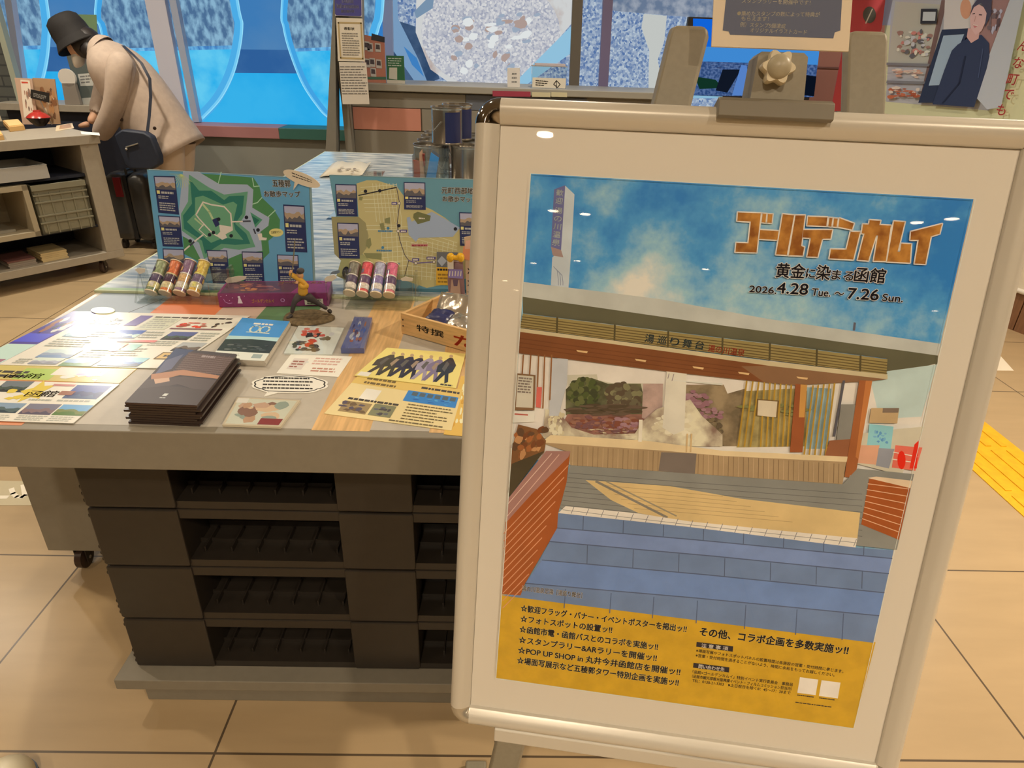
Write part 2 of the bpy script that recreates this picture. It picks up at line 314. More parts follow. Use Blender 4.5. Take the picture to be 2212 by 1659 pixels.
b = MB(); b.ball(PS.at(kc[0], kc[1], .027), .0135, M((170, 162, 140), .4), 20, 10, PS.n, .75); b.build('knob_dome', kn, True)
# ---------------- big poster ----------------
po = thing('poster', 'large framed event poster with blue sky, footbath shelter and yellow text band', 'poster', PS.at(0, -.42, 0))
b = MB(); b.ob(PS.at(-.2965, -.419, -.007), PS.a*.593, PS.b*.838, PS.n*.0067, M((226, 222, 214), .5)); b.build('paper_sheet', po)
def mpP(x, y): return PS.hit(x, y)
def z(sc, ox, oy): return lambda *p: [(ox+x/sc, oy+y/sc) for x, y in p]
K = .86
def C(r, g, bb, **kw): kw.setdefault('noise', .07); kw.setdefault('scale', 22); return A(r, g, bb, K, rough=.5, spec=.2, **kw)
art = Art(mpP, PS.n, 0.0, 4e-6)
q1 = z(3.771, 1080, 360); q2 = z(3.771, 1560, 380); q3 = z(3.95, 1060, 720); q4 = z(3.607, 1480, 720); q5 = z(3.606, 1060, 1080); q6 = z(5.53, 1100, 1290); q7 = z(5.267, 1480, 1320); q8 = z(3.19, 1800, 780)
full = [(1147, 375), (2103, 430), (1842, 1570), (1072, 1462)]
def sky_mat():
    m = bpy.data.materials.new('printed_sky'); m.use_nodes = True; nt = m.node_tree; p = nt.nodes['Principled BSDF']; p.inputs['Roughness'].default_value = .5; p.inputs['Specular IOR Level'].default_value = .2
    tc = nt.nodes.new('ShaderNodeTexCoord'); nz = nt.nodes.new('ShaderNodeTexNoise'); sp = nt.nodes.new('ShaderNodeSeparateXYZ'); mr = nt.nodes.new('ShaderNodeMapRange'); ad = nt.nodes.new('ShaderNodeMath'); ad.operation = 'ADD'; cr = nt.nodes.new('ShaderNodeValToRGB')
    nz.inputs['Scale'].default_value = 6.5; nz.inputs['Detail'].default_value = 7; nz.inputs['Roughness'].default_value = .62
    mr.inputs['From Min'].default_value = .53; mr.inputs['From Max'].default_value = .79; mr.inputs['To Min'].default_value = .11; mr.inputs['To Max'].default_value = -.12
    L = nt.links.new; L(tc.outputs['Object'], nz.inputs['Vector']); L(tc.outputs['Object'], sp.inputs[0]); L(sp.outputs['Z'], mr.inputs[0]); L(mr.outputs[0], ad.inputs[0]); L(nz.outputs['Fac'], ad.inputs[1]); L(ad.outputs[0], cr.inputs[0])
    e = cr.color_ramp.elements; e[0].position = .36; e[0].color = (*[lin(v) for v in unl(42, 106, 148, K)], 1); e[1].position = .70; e[1].color = (*[lin(v) for v in unl(206, 204, 184, K)], 1)
    x = e.new(.46); x.color = (*[lin(v) for v in unl(72, 130, 160, K)], 1); x = e.new(.57); x.color = (*[lin(v) for v in unl(142, 165, 165, K)], 1); L(cr.outputs[0], p.inputs['Base Color']); return m
art.poly(full, sky_mat())
LG = C(176, 165, 140); CREAM = C(226, 206, 166); OLV = C(92, 82, 55); SLAT = C(140, 115, 62); SLATD = C(96, 74, 38); BRN = C(118, 66, 32); ORB = C(150, 72, 28); WHT = C(206, 190, 160); DKB = C(34, 28, 30)
# tower sign
art.poly([(1221, 401), (1241, 420), (1236, 510), (1228, 622), (1190, 616), (1193, 556), (1212, 540)], C(178, 172, 165)); art.poly([(1197, 409), (1221, 400), (1212, 540), (1190, 533)], C(98, 92, 118))
art.poly([(1190, 533), (1212, 540), (1217, 556), (1194, 552)], C(150, 118, 100))
for i, ch in enumerate('歓迎湯の川温泉'): art.text((1201-i*1.5, 421+i*17.2+(4 if i > 1 else 0)), (1216-i*1.2, 423+i*17.2+(4 if i > 1 else 0)), 15, ch, C(196, 188, 190), .02)
for dx in (0, 5, 10): art.line([(1196+dx, 576+dx), (1204+dx, 585+dx), (1206+dx, 604+dx*.5), (1206+dx, 616)], 1.6, C(130, 130, 130))
# footbath shelter roof
art.poly([(1131, 609), (1425, 646), (1660, 689), (2035, 743), (2026, 768), (1560, 703), (1129, 641)], LG)
art.poly([(1844, 696), (1849, 697), (1847, 714), (1842, 714)], C(90, 80, 80))
art.poly([(1129, 641), (1560, 703), (2026, 768), (2025, 787), (1915, 802), (1915, 775), (1660, 742), (1329, 702), (1130, 677)], OLV)
# behind the shelter
art.poly([(1121, 760), (1914, 812), (2020, 786), (1940, 1150), (1232, 1004), (1104, 985)], C(214, 202, 176))
art.poly([(1915, 802), (2024, 787), (1990, 900), (1900, 905), (1880, 820)], C(176, 180, 172))
art.poly(q3((655, 355), (905, 350), (915, 400), (1040, 425), (1475, 430), (1470, 700), (655, 600)), C(186, 168, 132))
art.poly(q3((1660, 435), (1975, 440), (1975, 900), (1660, 900)), C(190, 158, 140))
art.poly(q3((640, 480), (720, 400), (860, 380), (1000, 430), (1280, 430), (1310, 560), (1300, 710), (640, 700)), C(92, 84, 52, noise=.4, scale=50)); art.poly(q3((655, 690), (1450, 690), (1450, 920), (560, 880)), C(136, 88, 66, noise=.3, scale=50)); art.poly(q3((1300, 430), (1470, 430), (1460, 800), (1290, 720)), C(168, 132, 108, noise=.2, scale=50))
art.poly(q3((1665, 450), (1975, 470), (1975, 930), (1650, 900)), C(140, 106, 90, noise=.3, scale=50)); art.poly(q4((0, 400), (300, 400), (330, 470), (470, 430), (470, 880), (0, 880)), C(128, 104, 70, noise=.35, scale=50)); art.poly(q4((470, 450), (850, 430), (960, 450), (950, 880), (400, 890)), C(150, 126, 72, noise=.3, scale=50)); art.poly(q4((950, 420), (1140, 430), (1120, 900), (940, 900)), C(140, 150, 136, noise=.2, scale=40))
GR = [C(74, 76, 36), C(96, 92, 48), C(62, 60, 34)]; RED = [C(120, 66, 44), C(110, 70, 62), C(140, 92, 66)]; PUR = [C(150, 108, 100), C(138, 92, 88)]
R_ = random.Random(3)
for (cx_, cy_, rx, ry, cs, n) in ((790, 500, 130, 110, GR, 26), (1130, 540, 150, 110, [C(120, 108, 68), C(98, 84, 56), C(84, 66, 44)], 26), (1000, 650, 330, 45, [C(80, 62, 40), C(96, 74, 52)], 18), (820, 755, 130, 55, RED, 14), (1120, 770, 150, 70, RED+PUR, 20), (1760, 560, 120, 70, PUR, 12), (1880, 690, 110, 60, PUR, 10), (1900, 800, 90, 80, [C(92, 74, 50), C(112, 92, 60)], 12), (2400, 640, 300, 60, [C(120, 110, 60)], 4)):
    for _ in range(n*4):
        t = R_.uniform(0, 6.28); f = R_.random()**.5; x, y = q3((cx_+rx*f*math.cos(t), cy_+ry*f*math.sin(t)))[0]; art.ell(x, y, rx/3.95*.2, ry/3.95*.36*.6, R_.choice(cs), 9)
def steam_mat():
    return A(206, 184, 140, K, rough=.5, spec=.2, col2=unl(126, 96, 74, K), scale=34, detail=5)
art.poly(q3((470, 640), (600, 690), (690, 800), (880, 860), (1230, 850), (1300, 740), (1420, 640), (1700, 560), (1800, 700), (1975, 860), (1975, 960), (1500, 960), (1200, 900), (440, 890)), steam_mat())
art.blobs(q3((480, 640), (640, 660), (640, 880), (480, 880)), [C(206, 184, 140), C(190, 166, 120)], 26, .12, 21); art.blobs(q3((1340, 640), (1760, 640), (1760, 900), (1340, 900)), [C(212, 190, 146), C(196, 172, 130), C(204, 182, 140)], 50, .08, 22); art.blobs(q3((780, 780), (1250, 800), (1250, 880), (780, 870)), [C(150, 110, 80), C(190, 164, 120), C(130, 90, 80)], 34, .05, 23)
art.poly(q3((1500, 320), (1670, 335), (1650, 820), (1560, 860), (1465, 800)), C(200, 180, 146)); art.line(q3((1520, 340), (1510, 380)), 1.5, C(130, 110, 100)); art.line(q3((1560, 345), (1545, 400)), 1.5, C(130, 110, 100))
art.poly(q3((590, 210), (660, 215), (650, 430), (580, 700), (500, 700), (520, 210)), C(176, 165, 148))
art.poly(q3((1560, 400), (1975, 440), (1975, 420), (1560, 395)), C(196, 180, 150))
# beam and slats
art.poly([(1130, 677), (1329, 702), (1660, 742), (1915, 775), (1913, 808), (1660, 776), (1329, 734), (1124, 707)], SLAT)
for f in (.22, .4, .58, .76, .92): art.line([(1130-6*f, 677+30*f), (1329, 702+32*f), (1660, 742+34*f), (1914, 775+33*f)], 2.0, SLATD)
for x, y in ((1204, 686), (1328, 702), (1443, 716), (1560, 730), (1662, 742), (1763, 755), (1857, 768)): art.line([(x, y), (x-1, y+34)], 4, C(80, 66, 36))
art.poly([(1124, 708), (1660, 779), (1915, 808), (1915, 818), (1660, 789), (1124, 716)], C(186, 160, 112))
art.poly([(1123, 716), (1329, 743), (1660, 789), (1914, 818), (1879, 822), (1716, 831), (1610, 820), (1480, 806), (1228, 775), (1121, 762)], BRN)
art.poly([(1660, 789), (1914, 818), (1879, 822), (1716, 831), (1650, 825), (1600, 790)], C(128, 88, 54))
for f in (.3, .5, .7): art.line([(1122, 716+46*f), (1228, 731+46*f), (1480, 764+46*f), (1600, 782+40*f)], 1.2, C(100, 52, 24))
for x, y in ((1258, 758), (1384, 777), (1508, 793), (1606, 805), (1732, 815)): art.poly([(x-13, y-3), (x+12, y), (x+10, y+4), (x-10, y+1)], C(206, 160, 100))
for i, ch in enumerate('湯巡り舞台'): art.text((1392+i*27, 736+i*3.6), (1411+i*27, 739+i*3.6), 20, ch, C(52, 62, 56), .03)
art.text((1528, 757), (1606, 768), 17, '湯の川温泉', C(150, 52, 30), .03)
# posts and notice boards of the shelter
for x, y1 in ((1131, 830), (1147, 830), (1164, 865), (1177, 880), (1192, 862)): art.line([(x, 766), (x-4, y1)], 3, C(134, 84, 44))
art.poly([(1117, 805), (1157, 809), (1155, 885), (1112, 885)], C(120, 84, 50)); art.poly([(1119, 809), (1153, 812), (1151, 880), (1115, 878)], C(190, 170, 136)); art.greek([(1121, 812), (1150, 815), (1148, 850), (1118, 848)], 6, C(120, 100, 80), seed=2, words=4)
art.poly([(1160, 835), (1171, 835), (1168, 880), (1158, 878)], C(196, 90, 70))
art.poly([(1111, 887), (1156, 888), (1154, 910), (1108, 912)], C(206, 190, 164)); art.line([(1113, 893), (1140, 895)], 3, C(170, 80, 60))
for x in (1612, 1625, 1638, 1650, 1662, 1673, 1685, 1697, 1708): art.line([(x, 822+(x-1612)*.09), (x-(18 if x < 1640 else 8), 962)], 3.4, C(166, 122, 40))
for x in (1755, 1766, 1778, 1790, 1801): art.line([(x, 832-(x-1755)*.1), (x-20, 985)], 3.4, C(166, 122, 40))
art.poly([(1717, 828), (1742, 830), (1732, 975), (1705, 975)], C(142, 74, 36)); art.poly([(1728, 829), (1742, 830), (1736, 900), (1724, 900)], C(190, 130, 60))
art.line([(1821, 822), (1800, 940)], 5, C(84, 76, 72)); art.poly([(1815, 872), (1862, 872), (1850, 985), (1800, 985)], C(128, 116, 96))
art.poly([(1634, 860), (1682, 864), (1678, 900), (1632, 896)], C(110, 80, 40)); art.poly([(1637, 863), (1678, 866), (1675, 900), (1635, 896)], C(196, 170, 130))
art.poly([(1880, 880), (1940, 880), (1936, 913), (1875, 912)], C(176, 140, 92)); art.poly([(1905, 880), (1940, 880), (1938, 890), (1904, 890)], C(120, 96, 72))
art.poly([(1790, 950), (1860, 945), (1840, 985), (1780, 984)], C(140, 82, 48))
art.poly([(1858, 935), (1936, 925), (1995, 920), (1945, 1025), (1850, 1000)], C(186, 166, 130)); art.poly([(1876, 914), (1928, 920), (1922, 968), (1870, 965)], C(132, 170, 178)); art.blobs([(1885, 925), (1922, 928), (1918, 960), (1880, 958)], [C(90, 130, 150), C(110, 150, 165)], 12, .1, 5)
art.poly([(1857, 960), (1898, 960), (1890, 1002), (1850, 998)], C(200, 140, 100)); art.poly([(1896, 966), (1930, 968), (1918, 1010), (1890, 1004)], C(136, 128, 120)); art.poly([(1932, 960), (1990, 965), (1975, 1015), (1924, 1008)], C(206, 96, 70))
art.line([(1928, 975), (1980, 985)], 2, C(230, 210, 180)); art.line([(1926, 990), (1978, 998)], 2, C(230, 210, 180)); art.ell(1945, 992, 9, 20, C(214, 36, 16), 12); art.poly([(1973, 958), (1982, 950), (1978, 1010), (1962, 1010)], C(206, 40, 20))
# basin
art.poly([(1190, 938), (1393, 950), (1560, 972), (1838, 985), (1836, 997), (1560, 984), (1435, 972), (1169, 954)], C(206, 172, 120))
art.poly([(1169, 954), (1435, 972), (1560, 983), (1826, 996), (1818, 1044), (1560, 1026), (1422, 1016), (1232, 1003), (1228, 975)], C(158, 124, 82))
for i in range(54):
    x = 1238+i*10.8; y = 960+(x-1238)*.066; art.line([(x, y+2), (x-1, y+44)], 1.0, C(120, 90, 58) if i % 3 else C(180, 144, 100))
art.poly([(1428, 975), (1504, 978), (1500, 1023), (1422, 1015)], C(112, 94, 76))
art.poly([(1380, 905), (1388, 905), (1386, 953), (1378, 952)], C(220, 196, 150))
for x in (1484, 1493): art.line([(x, 936), (x-2, 974)], 3, C(190, 150, 96))
art.poly([(1854, 820), (1882, 821), (1868, 900), (1845, 1031), (1822, 1028), (1836, 940)], C(150, 82, 40)); art.poly([(1868, 821), (1882, 821), (1868, 900), (1852, 990), (1846, 985)], C(176, 104, 50)); art.poly([(1834, 1024), (1850, 1028), (1846, 1040), (1830, 1038)], C(150, 130, 104))
# paving and sun patch
art.poly([(1232, 1003), (1422, 1016), (1560, 1026), (1818, 1044), (1850, 1010), (1972, 1022), (1935, 1185), (1700, 1160), (1490, 1135), (1210, 1096)], C(126, 117, 98))
for i in range(1, 9): art.line([(1232-i*2.4, 1010+i*9.8), (1500, 1030+i*11), (1860, 1052+i*13)], 1.1, C(90, 84, 72))
art.poly([(1265, 1035), (1447, 1048), (1600, 1075), (1856, 1105), (1850, 1160), (1488, 1126), (1379, 1106), (1320, 1078)], C(196, 158, 98))
for i in range(6): art.line([(1300+i*14, 1046+i*10), (1560+i*30, 1070+i*11)], 1.1, C(166, 130, 80))
art.line([(1288, 1038), (1440, 1115)], 5, C(122, 108, 86)); art.line([(1310, 1038), (1460, 1112)], 3, C(140, 120, 90))
art.poly([(1222, 1091), (1380, 1107), (1490, 1124), (1850, 1160), (1846, 1180), (1490, 1136), (1206, 1106)], C(214, 196, 162))
for i in range(20):
    x = 1240+i*32; art.line([(x, 1093+(x-1240)*.113), (x-6, 1107+(x-1240)*.115)], 1.2, C(110, 104, 96))
art.line([(1216, 1099), (1480, 1130), (1850, 1170)], 1.0, C(120, 112, 100))
# steps
art.poly([(1206, 1106), (1490, 1136), (1846, 1180), (1928, 1186), (1884, 1385), (1083, 1283), (1125, 1282), (1204, 1138)], C(100, 112, 128))
def stepline(p, q):
    m_ = (q[1]-p[1])/(q[0]-p[0])*1.12; x = 1900
    for _ in range(6): x = 2103-(q[1]+m_*(x-q[0])-430)*.2289-1.5
    return [p, q, (x, q[1]+m_*(x-q[0]))]
STEPS = [((1204, 1138), (1498, 1163)), ((1175, 1166), (1545, 1199)), ((1172, 1207), (1528, 1239)), ((1135, 1257), (1506, 1289))]
rows = [stepline(*s) for s in STEPS]
art.poly(rows[0]+rows[1][::-1], C(110, 121, 142)); art.poly(rows[2]+rows[3][::-1], C(100, 117, 142))
for r_ in rows: art.line(r_, 2.2, C(74, 80, 94))
for (a, b2, n) in ((None, rows[0], 8), (rows[1], rows[2], 7)):
    for i in range(n):
        f = (i+.7)/n; x = 1200+f*690
        y0 = 1106+(x-1206)*.108 if a is None else a[0][1]+(x-a[0][0])*.094; y1 = b2[0][1]+(x-b2[0][0])*.09
        art.line([(x, y0+1), (x-1, y1-1)], 1.6, C(74, 80, 92))
for x in (1222, 1320, 1412, 1506, 1610, 1720, 1820): art.line([(x, 1262+(x-1135)*.088), (x-3, 1300+(x-1135)*.115)], 1.6, C(74, 82, 98))
# planters
art.poly([(1107, 965), (1120, 915), (1160, 925), (1180, 950), (1176, 975), (1100, 1042)], C(118, 74, 38)); art.poly([(1106, 1000), (1176, 972), (1100, 1072), (1098, 1060)], C(70, 56, 34))
art.blobs([(1108, 910), (1190, 915), (1172, 985), (1102, 1000)], [C(150, 84, 40), C(110, 60, 30), C(176, 120, 70), C(90, 60, 36)], 26, .1, 8)
art.poly([(1232, 973), (1224, 1040), (1206, 1106), (1204, 1138), (1135, 1257), (1125, 1283), (1084, 1280), (1093, 1125), (1150, 1062)], ORB)
art.poly([(1180, 972), (1233, 973), (1228, 985), (1150, 1064), (1094, 1126), (1098, 1075)], C(152, 104, 84)); art.line([(1192, 978), (1098, 1086)], 1.5, C(200, 160, 130)); art.line([(1208, 980), (1097, 1112)], 1.5, C(196, 150, 120))
for i in range(11): art.line([(1089-i*.2, 1150+i*16), (1228-i*9.5, 1003+i*26)], 1.5, C(196, 130, 84))
art.poly([(1875, 1032), (1966, 1041), (1939, 1163), (1858, 1130)], ORB); art.poly([(1872, 1030), (1890, 1027), (1968, 1036), (1964, 1052)], C(206, 170, 126))
for i in range(1, 8): art.line([(1874-i*2, 1030+i*12.5), (1962-i*3.2, 1038+i*15.5)], 1.6, C(206, 150, 104))
art.outline(full, 1.2, C(200, 190, 170))
# caption
art.text((1128, 1272), (1257, 1288), 12.5, '湯の川温泉足湯［湯巡り舞台］', C(214, 210, 204), .06); art.text((1128, 1272), (1257, 1288), 12.5, '湯の川温泉足湯［湯巡り舞台］', C(40, 40, 46), .012)
art.b.build('printed_picture', po)
# title lettering
art = Art(mpP, PS.n, .0026, 1e-5); GOLD = A(176, 112, 42, K, rough=.5, spec=.2, col2=unl(126, 68, 20, K), scale=60)
LET = [[(125, 298), (310, 305), (275, 622), (105, 618), (112, 545), (210, 548), (230, 372), (120, 365)], [(325, 308), (355, 310), (348, 380), (318, 376)], [(368, 312), (405, 313), (398, 382), (362, 380)], [(305, 440), (455, 450), (445, 520), (297, 512)],
 [(490, 312), (580, 322), (522, 642), (435, 638)], [(592, 322), (668, 322), (638, 570), (662, 582), (650, 648), (538, 645)], [(695, 332), (850, 338), (842, 408), (688, 402)], [(868, 342), (892, 344), (882, 412), (858, 408)], [(905, 346), (935, 348), (925, 414), (898, 411)],
 [(655, 440), (890, 440), (875, 510), (808, 512), (770, 658), (688, 655), (718, 505), (650, 500)], [(950, 346), (1065, 388), (1050, 436), (940, 414)], [(1040, 455), (1115, 456), (1060, 680), (868, 670), (880, 598), (1005, 600)],
 [(1196, 360), (1280, 366), (1272, 400), (1365, 405), (1325, 692), (1228, 690), (1262, 485), (1246, 485), (1182, 688), (1098, 682), (1152, 470), (1130, 466), (1140, 395), (1188, 396)], [(1392, 370), (1478, 376), (1420, 618), (1440, 618), (1452, 552), (1530, 556), (1520, 705), (1335, 696)], [(1530, 455), (1780, 392), (1760, 470), (1690, 492), (1645, 716), (1560, 712), (1592, 520), (1525, 520)]]
for L in LET: art.outline(q2(*L), 5.5, C(232, 214, 180))
for L in LET: art.poly(q2(*L), GOLD)
def txt2(p0, p1, em, s, bold=.015, halo=.07):
    art.text(p0, p1, em, s, C(226, 214, 190), halo+bold); art.text(p0, p1, em, s, DKB, bold)
txt2((1674, 596), (1736, 599), 34, '黄金', .03); txt2((1739, 598), (1758, 599), 24, 'に', .03); txt2((1760, 600), (1790, 602), 34, '染', .03); txt2((1794, 601), (1840, 605), 24, 'まる', .03); txt2((1842, 605), (1908, 609), 34, '函館', .03)
txt2((1617, 630), (1675, 634), 20, '2026.', .03); txt2((1676, 632), (1742, 636), 33, '4.28', .03); txt2((1751, 637), (1791, 640), 22, 'Tue.', .03); txt2((1800, 641), (1820, 642), 22, '～', .03); txt2((1828, 644), (1894, 648), 33, '7.26', .03); txt2((1903, 649), (1947, 652), 22, 'Sun.', .03)
o = art.b.build('title_lettering', po); o['label'] = 'gold katakana title lettering with dates'
# yellow band
art = Art(mpP, PS.n, .0024, 1e-5); art.poly([(1083, 1282), (1890, 1385), (1842, 1570), (1072, 1462)], A(200, 146, 30, 1.0, rough=.5, spec=.2, noise=.08, scale=40))
YT = [((140, 152), (2110, 402), '☆歓迎フラッグ・バナー・イベントポスターを掲出ッ!!'), ((135, 277), (1225, 412), '☆フォトスポットの設置ッ!!'), ((125, 402), (1770, 614), '☆函館市電・函館バスとのコラボを実施ッ!!'), ((115, 527), (1755, 747), '☆スタンプラリー&ARラリーを開催ッ!!'), ((105, 650), (2035, 914), '☆POP UP SHOP in 丸井今井函館店を開催ッ!!'), ((95, 772), (2015, 1040), '☆場面写展示など五稜郭タワー特別企画を実施ッ!!')]
for p, q, s in YT:
    (x0_, y0_), (x1_, y1_) = q6(p, q); art.text((x0_, y0_), (x1_, y1_), 16, s, C(222, 196, 120), .07); art.text((x0_, y0_), (x1_, y1_), 16, s, DKB, .05)
(a_, b_) = q7((160, 258), (1840, 474)); art.text(a_, b_, 20, 'その他、コラボ企画を多数実施ッ!!', C(222, 196, 120), .07); art.text(a_, b_, 20, 'その他、コラボ企画を多数実施ッ!!', DKB, .055)
for quad, s, p, q in ((((128, 338), (543, 388), (537, 450), (123, 393)), '注 意 事 項', (180, 396), (482, 434)), (((93, 575), (500, 627), (494, 685), (87, 630)), '問い合わせ先', (148, 632), (440, 670))):
    art.poly(q7(*quad), DKB); a_, b_ = q7(p, q); art.text(a_, b_, 9.5, s, C(226, 214, 180), .03)
for p, q, s in (((120, 450), (1790, 690), '※場面写展やフォトスポットパネルの設置時間は各施設の営業・受付時間に準じます。'), ((115, 505), (1690, 730), '※営業・受付時間を過ぎることがないよう、時間に余裕をもってお越しください。'), ((80, 692), (1215, 840), '「函館×ゴールデンカムイ」特別イベント実行委員会　事務局'), ((75, 742), (1205, 888), '（函館市観光部観光振興課イベント・フィルムコミッション担当内）'), ((78, 790), (1190, 932), 'TEL：0138-21-3303　※土日祝日を除く8：45〜17：30まで')):
    a_, b_ = q7(p, q); art.text(a_, b_, 8, s, DKB, .022)
for quad in (((1300, 738), (1508, 766), (1478, 942), (1270, 915)), ((1545, 772), (1760, 800), (1730, 980), (1515, 950))): art.poly(q7(*quad), C(226, 206, 166))
for quad in (((1270, 932), (1478, 958), (1475, 972), (1268, 945)), ((1520, 965), (1712, 990), (1710, 1004), (1518, 978)), ((1250, 1015), (1700, 1075), (1697, 1088), (1247, 1027))): art.greek(q7(*quad), 1, DKB, .8, seed=3, words=12)
o = art.b.build('event_text_band', po); o['label'] = 'yellow band with black event text'
# ---------------- notice above the stand ----------------
NP = Pl(PS.at(0, .5, -.006), PS.a, PS.b); c4 = [NP.hit(*p) for p in ((1545, -60), (1846, -60), (1833, 111), (1537, 100))]
b = MB(); b.prism([c4[3], c4[2], c4[1], c4[0]], -NP.n*.004, M((226, 212, 190), .5)); nb = b.build('notice_board')
tag(nb, 'cream bordered navy notice board clamped above the big poster', 'notice board')
art = Art(lambda x, y: NP.hit(x, y), NP.n, .0003, 1e-5)
art.poly([(1574, -60), (1822, -60), (1815, 66), (1803, 70), (1800, 83), (1577, 75), (1574, 68), (1561, 66)], A(76, 74, 82)); LT = A(214, 186, 140)
for p0, p1, s in (((1602, 6), (1750, 10), 'スタンプラリーを開催中です！'), ((1592, 33), (1770, 36), '●集めたスタンプの数によって特典が'), ((1601, 44), (1660, 45), 'もらえます！'), ((1598, 57), (1696, 61), '例）スタンプ5個達成'), ((1620, 69), (1742, 74), 'オリジナルイラストカード')): art.text(p0, p1, 11, s, LT, .01)
art.b.build('printed_notice', nb)
# ---------------- display table of stacked pallets ----------------
ZT = .786
def TT(x, y): return T(x, y, ZT)
def pin(p): return (TT(*p).x, TT(*p).y)
XL, XR, YF, YB = -1.0, .36, .938, 2.16
b = MB(); GT = M((182, 178, 170), .42, noise=.03, scale=50); GA = M((134, 129, 117), .45, noise=.03, scale=50)  # GA: the table grey darkened, the front's shade is put into the colour
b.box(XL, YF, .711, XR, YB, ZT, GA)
tt = b.build('table_top', None, bevel=.002); tag(tt, 'grey table top with wood and coloured planks, covered in brochures in front', 'table top')
WOODL = M((212, 176, 124), .4, noise=.16, scale=14, stretch=(9, .7, 1), detail=6)
art = Art(lambda x, y: V((x, y, ZT)), (0, 0, 1), .0002, 2e-5)
xa, xb_, xc = pin((672, 930))[0], pin((797, 936))[0], pin((925, 943))[0]
art.rect(XL+.012, YF+.02, XR-.01, YB, GT)
art.rect(xa, YF+.016, xb_, 1.62, WOODL); art.rect(xc, YF+.016, xc+.19, 1.385, WOODL); art.rect(.16, YF+.016, .3, YB, WOODL); art.rect(-.98, YF+.012, -.78, YF+.2, M((214, 140, 100), .45))
yr = 1.425
for x0_, x1_, m in ((-.985, -.81, M((150, 168, 190), .42)), (-.81, -.66, M((216, 126, 84), .42)), (-.66, -.56, M((196, 176, 164), .42)), (-.56, -.43, M((92, 132, 96), .42)), (xb_, -.12, M((196, 190, 176), .42))): art.rect(x0_, yr, x1_, yr+.22, m)
art.line([(-.88, 1.40), (-.80, 1.62)], .0022, DARK)
art.rect(XL+.001, YF+.001, XL+.012, YB, M((206, 202, 194), .3)); art.b.build('coloured_planks', tt)['label'] = 'inlaid wood and coloured planks'
PLT = M((46, 41, 36), .38, noise=.06, scale=40, name='pallet_plastic'); PLD = M((50, 44, 40), .5)
PX0, PY0, PW, PH = -.786, 1.04, 1.1, .146
def pallet(z0, label):
    t = thing('pallet', label, 'pallet', (PX0+PW/2, PY0+PW/2, z0), 'black plastic pallets stacked under the table')
    d = MB(); ys = [PY0+.006+i*.099 for i in range(12)]
    d.box(PX0+.004, PY0+.004, z0+.122, PX0+PW-.004, PY0+.12, z0+PH-.001, PLT); d.box(PX0+.004, PY0+PW-.12, z0+.122, PX0+PW-.004, PY0+PW-.004, z0+PH-.001, PLT)
    for i in range(1, 8): d.box(PX0+.01, PY0+.12+i*.1, z0+.126, PX0+PW-.01, PY0+.16+i*.1, z0+PH-.001, PLT)
    for i in range(9): x = PX0+.02+i*.125; d.box(x, PY0+.02, z0+.122, x+.05, PY0+PW-.02, z0+PH-.004, PLT)
    d.build('deck', t, bevel=.002)
    l = MB(); l.box(PX0+.01, PY0+.006, z0, PX0+PW-.01, PY0+.11, z0+.017, PLT)
    for i in range(1, 4): l.box(PX0+.01, PY0+.006+i*.31, z0, PX0+PW-.01, PY0+.09+i*.31, z0+.016, PLT)
    for i in range(9): x = PX0+.06+i*.115; l.box(x, PY0+.02, z0, x+.03, PY0+PW-.02, z0+.016, PLT)
    for i in range(20): x = PX0+.03+i*.054; l.box(x, PY0+.03, z0+.014, x+.003, PY0+.1, z0+.03, PLT)
    l.box(PX0+.01, PY0+.108, z0+.002, PX0+PW-.01, PY0+.114, z0+.036, PLT); l.box(PX0+.01, PY0+.06, z0+.002, PX0+PW-.01, PY0+.064, z0+.026, PLT)
    l.build('bottom_runner', t)
    for i, (xo, w) in enumerate(((.0, .172), (.482, .146), (.93, .17))):
        for yo, dd in ((0, .14), (.47, .16), (.96, .14)):
            k = MB(); x0, y0 = PX0+xo, PY0+yo
            k.loft([[V((x0+i_, y0+i_, z0+h)), V((x0+w-i_, y0+i_, z0+h)), V((x0+w-i_, y0+dd-i_, z0+h)), V((x0+i_, y0+dd-i_, z0+h))] for i_, h in ((.003, .001), (0, .006), (0, .06), (0, PH-.001))], PLT)
            if xo == 0 and yo == 0:
                for zz in (.008, .024, .04, .118): k.box(x0-.007, y0+.006, z0+zz, x0+.004, y0+dd-.01, z0+zz+.009, PLT)
            k.build('block', t, bevel=.004)
    return t
p0 = pallet(.1075, 'lowest black plastic pallet, resting on the grey plinth')
for i, lb in enumerate(('second black plastic pallet from the bottom of the stack', 'third black plastic pallet from the bottom of the stack', 'topmost black plastic pallet, right under the table top')): dup(p0, V(p0.location)+V((0, 0, (i+1)*(PH+.0005))), 0, lb)
b = MB(); b.box(-.822, 1.005, .078, .35, 2.18, .107, GA); b.box(-.786, 1.04, 0, .32, 2.15, .078, GA); pl = b.build('plinth', None, bevel=.002); tag(pl, 'low grey plinth carrying the stack of black pallets', 'plinth')
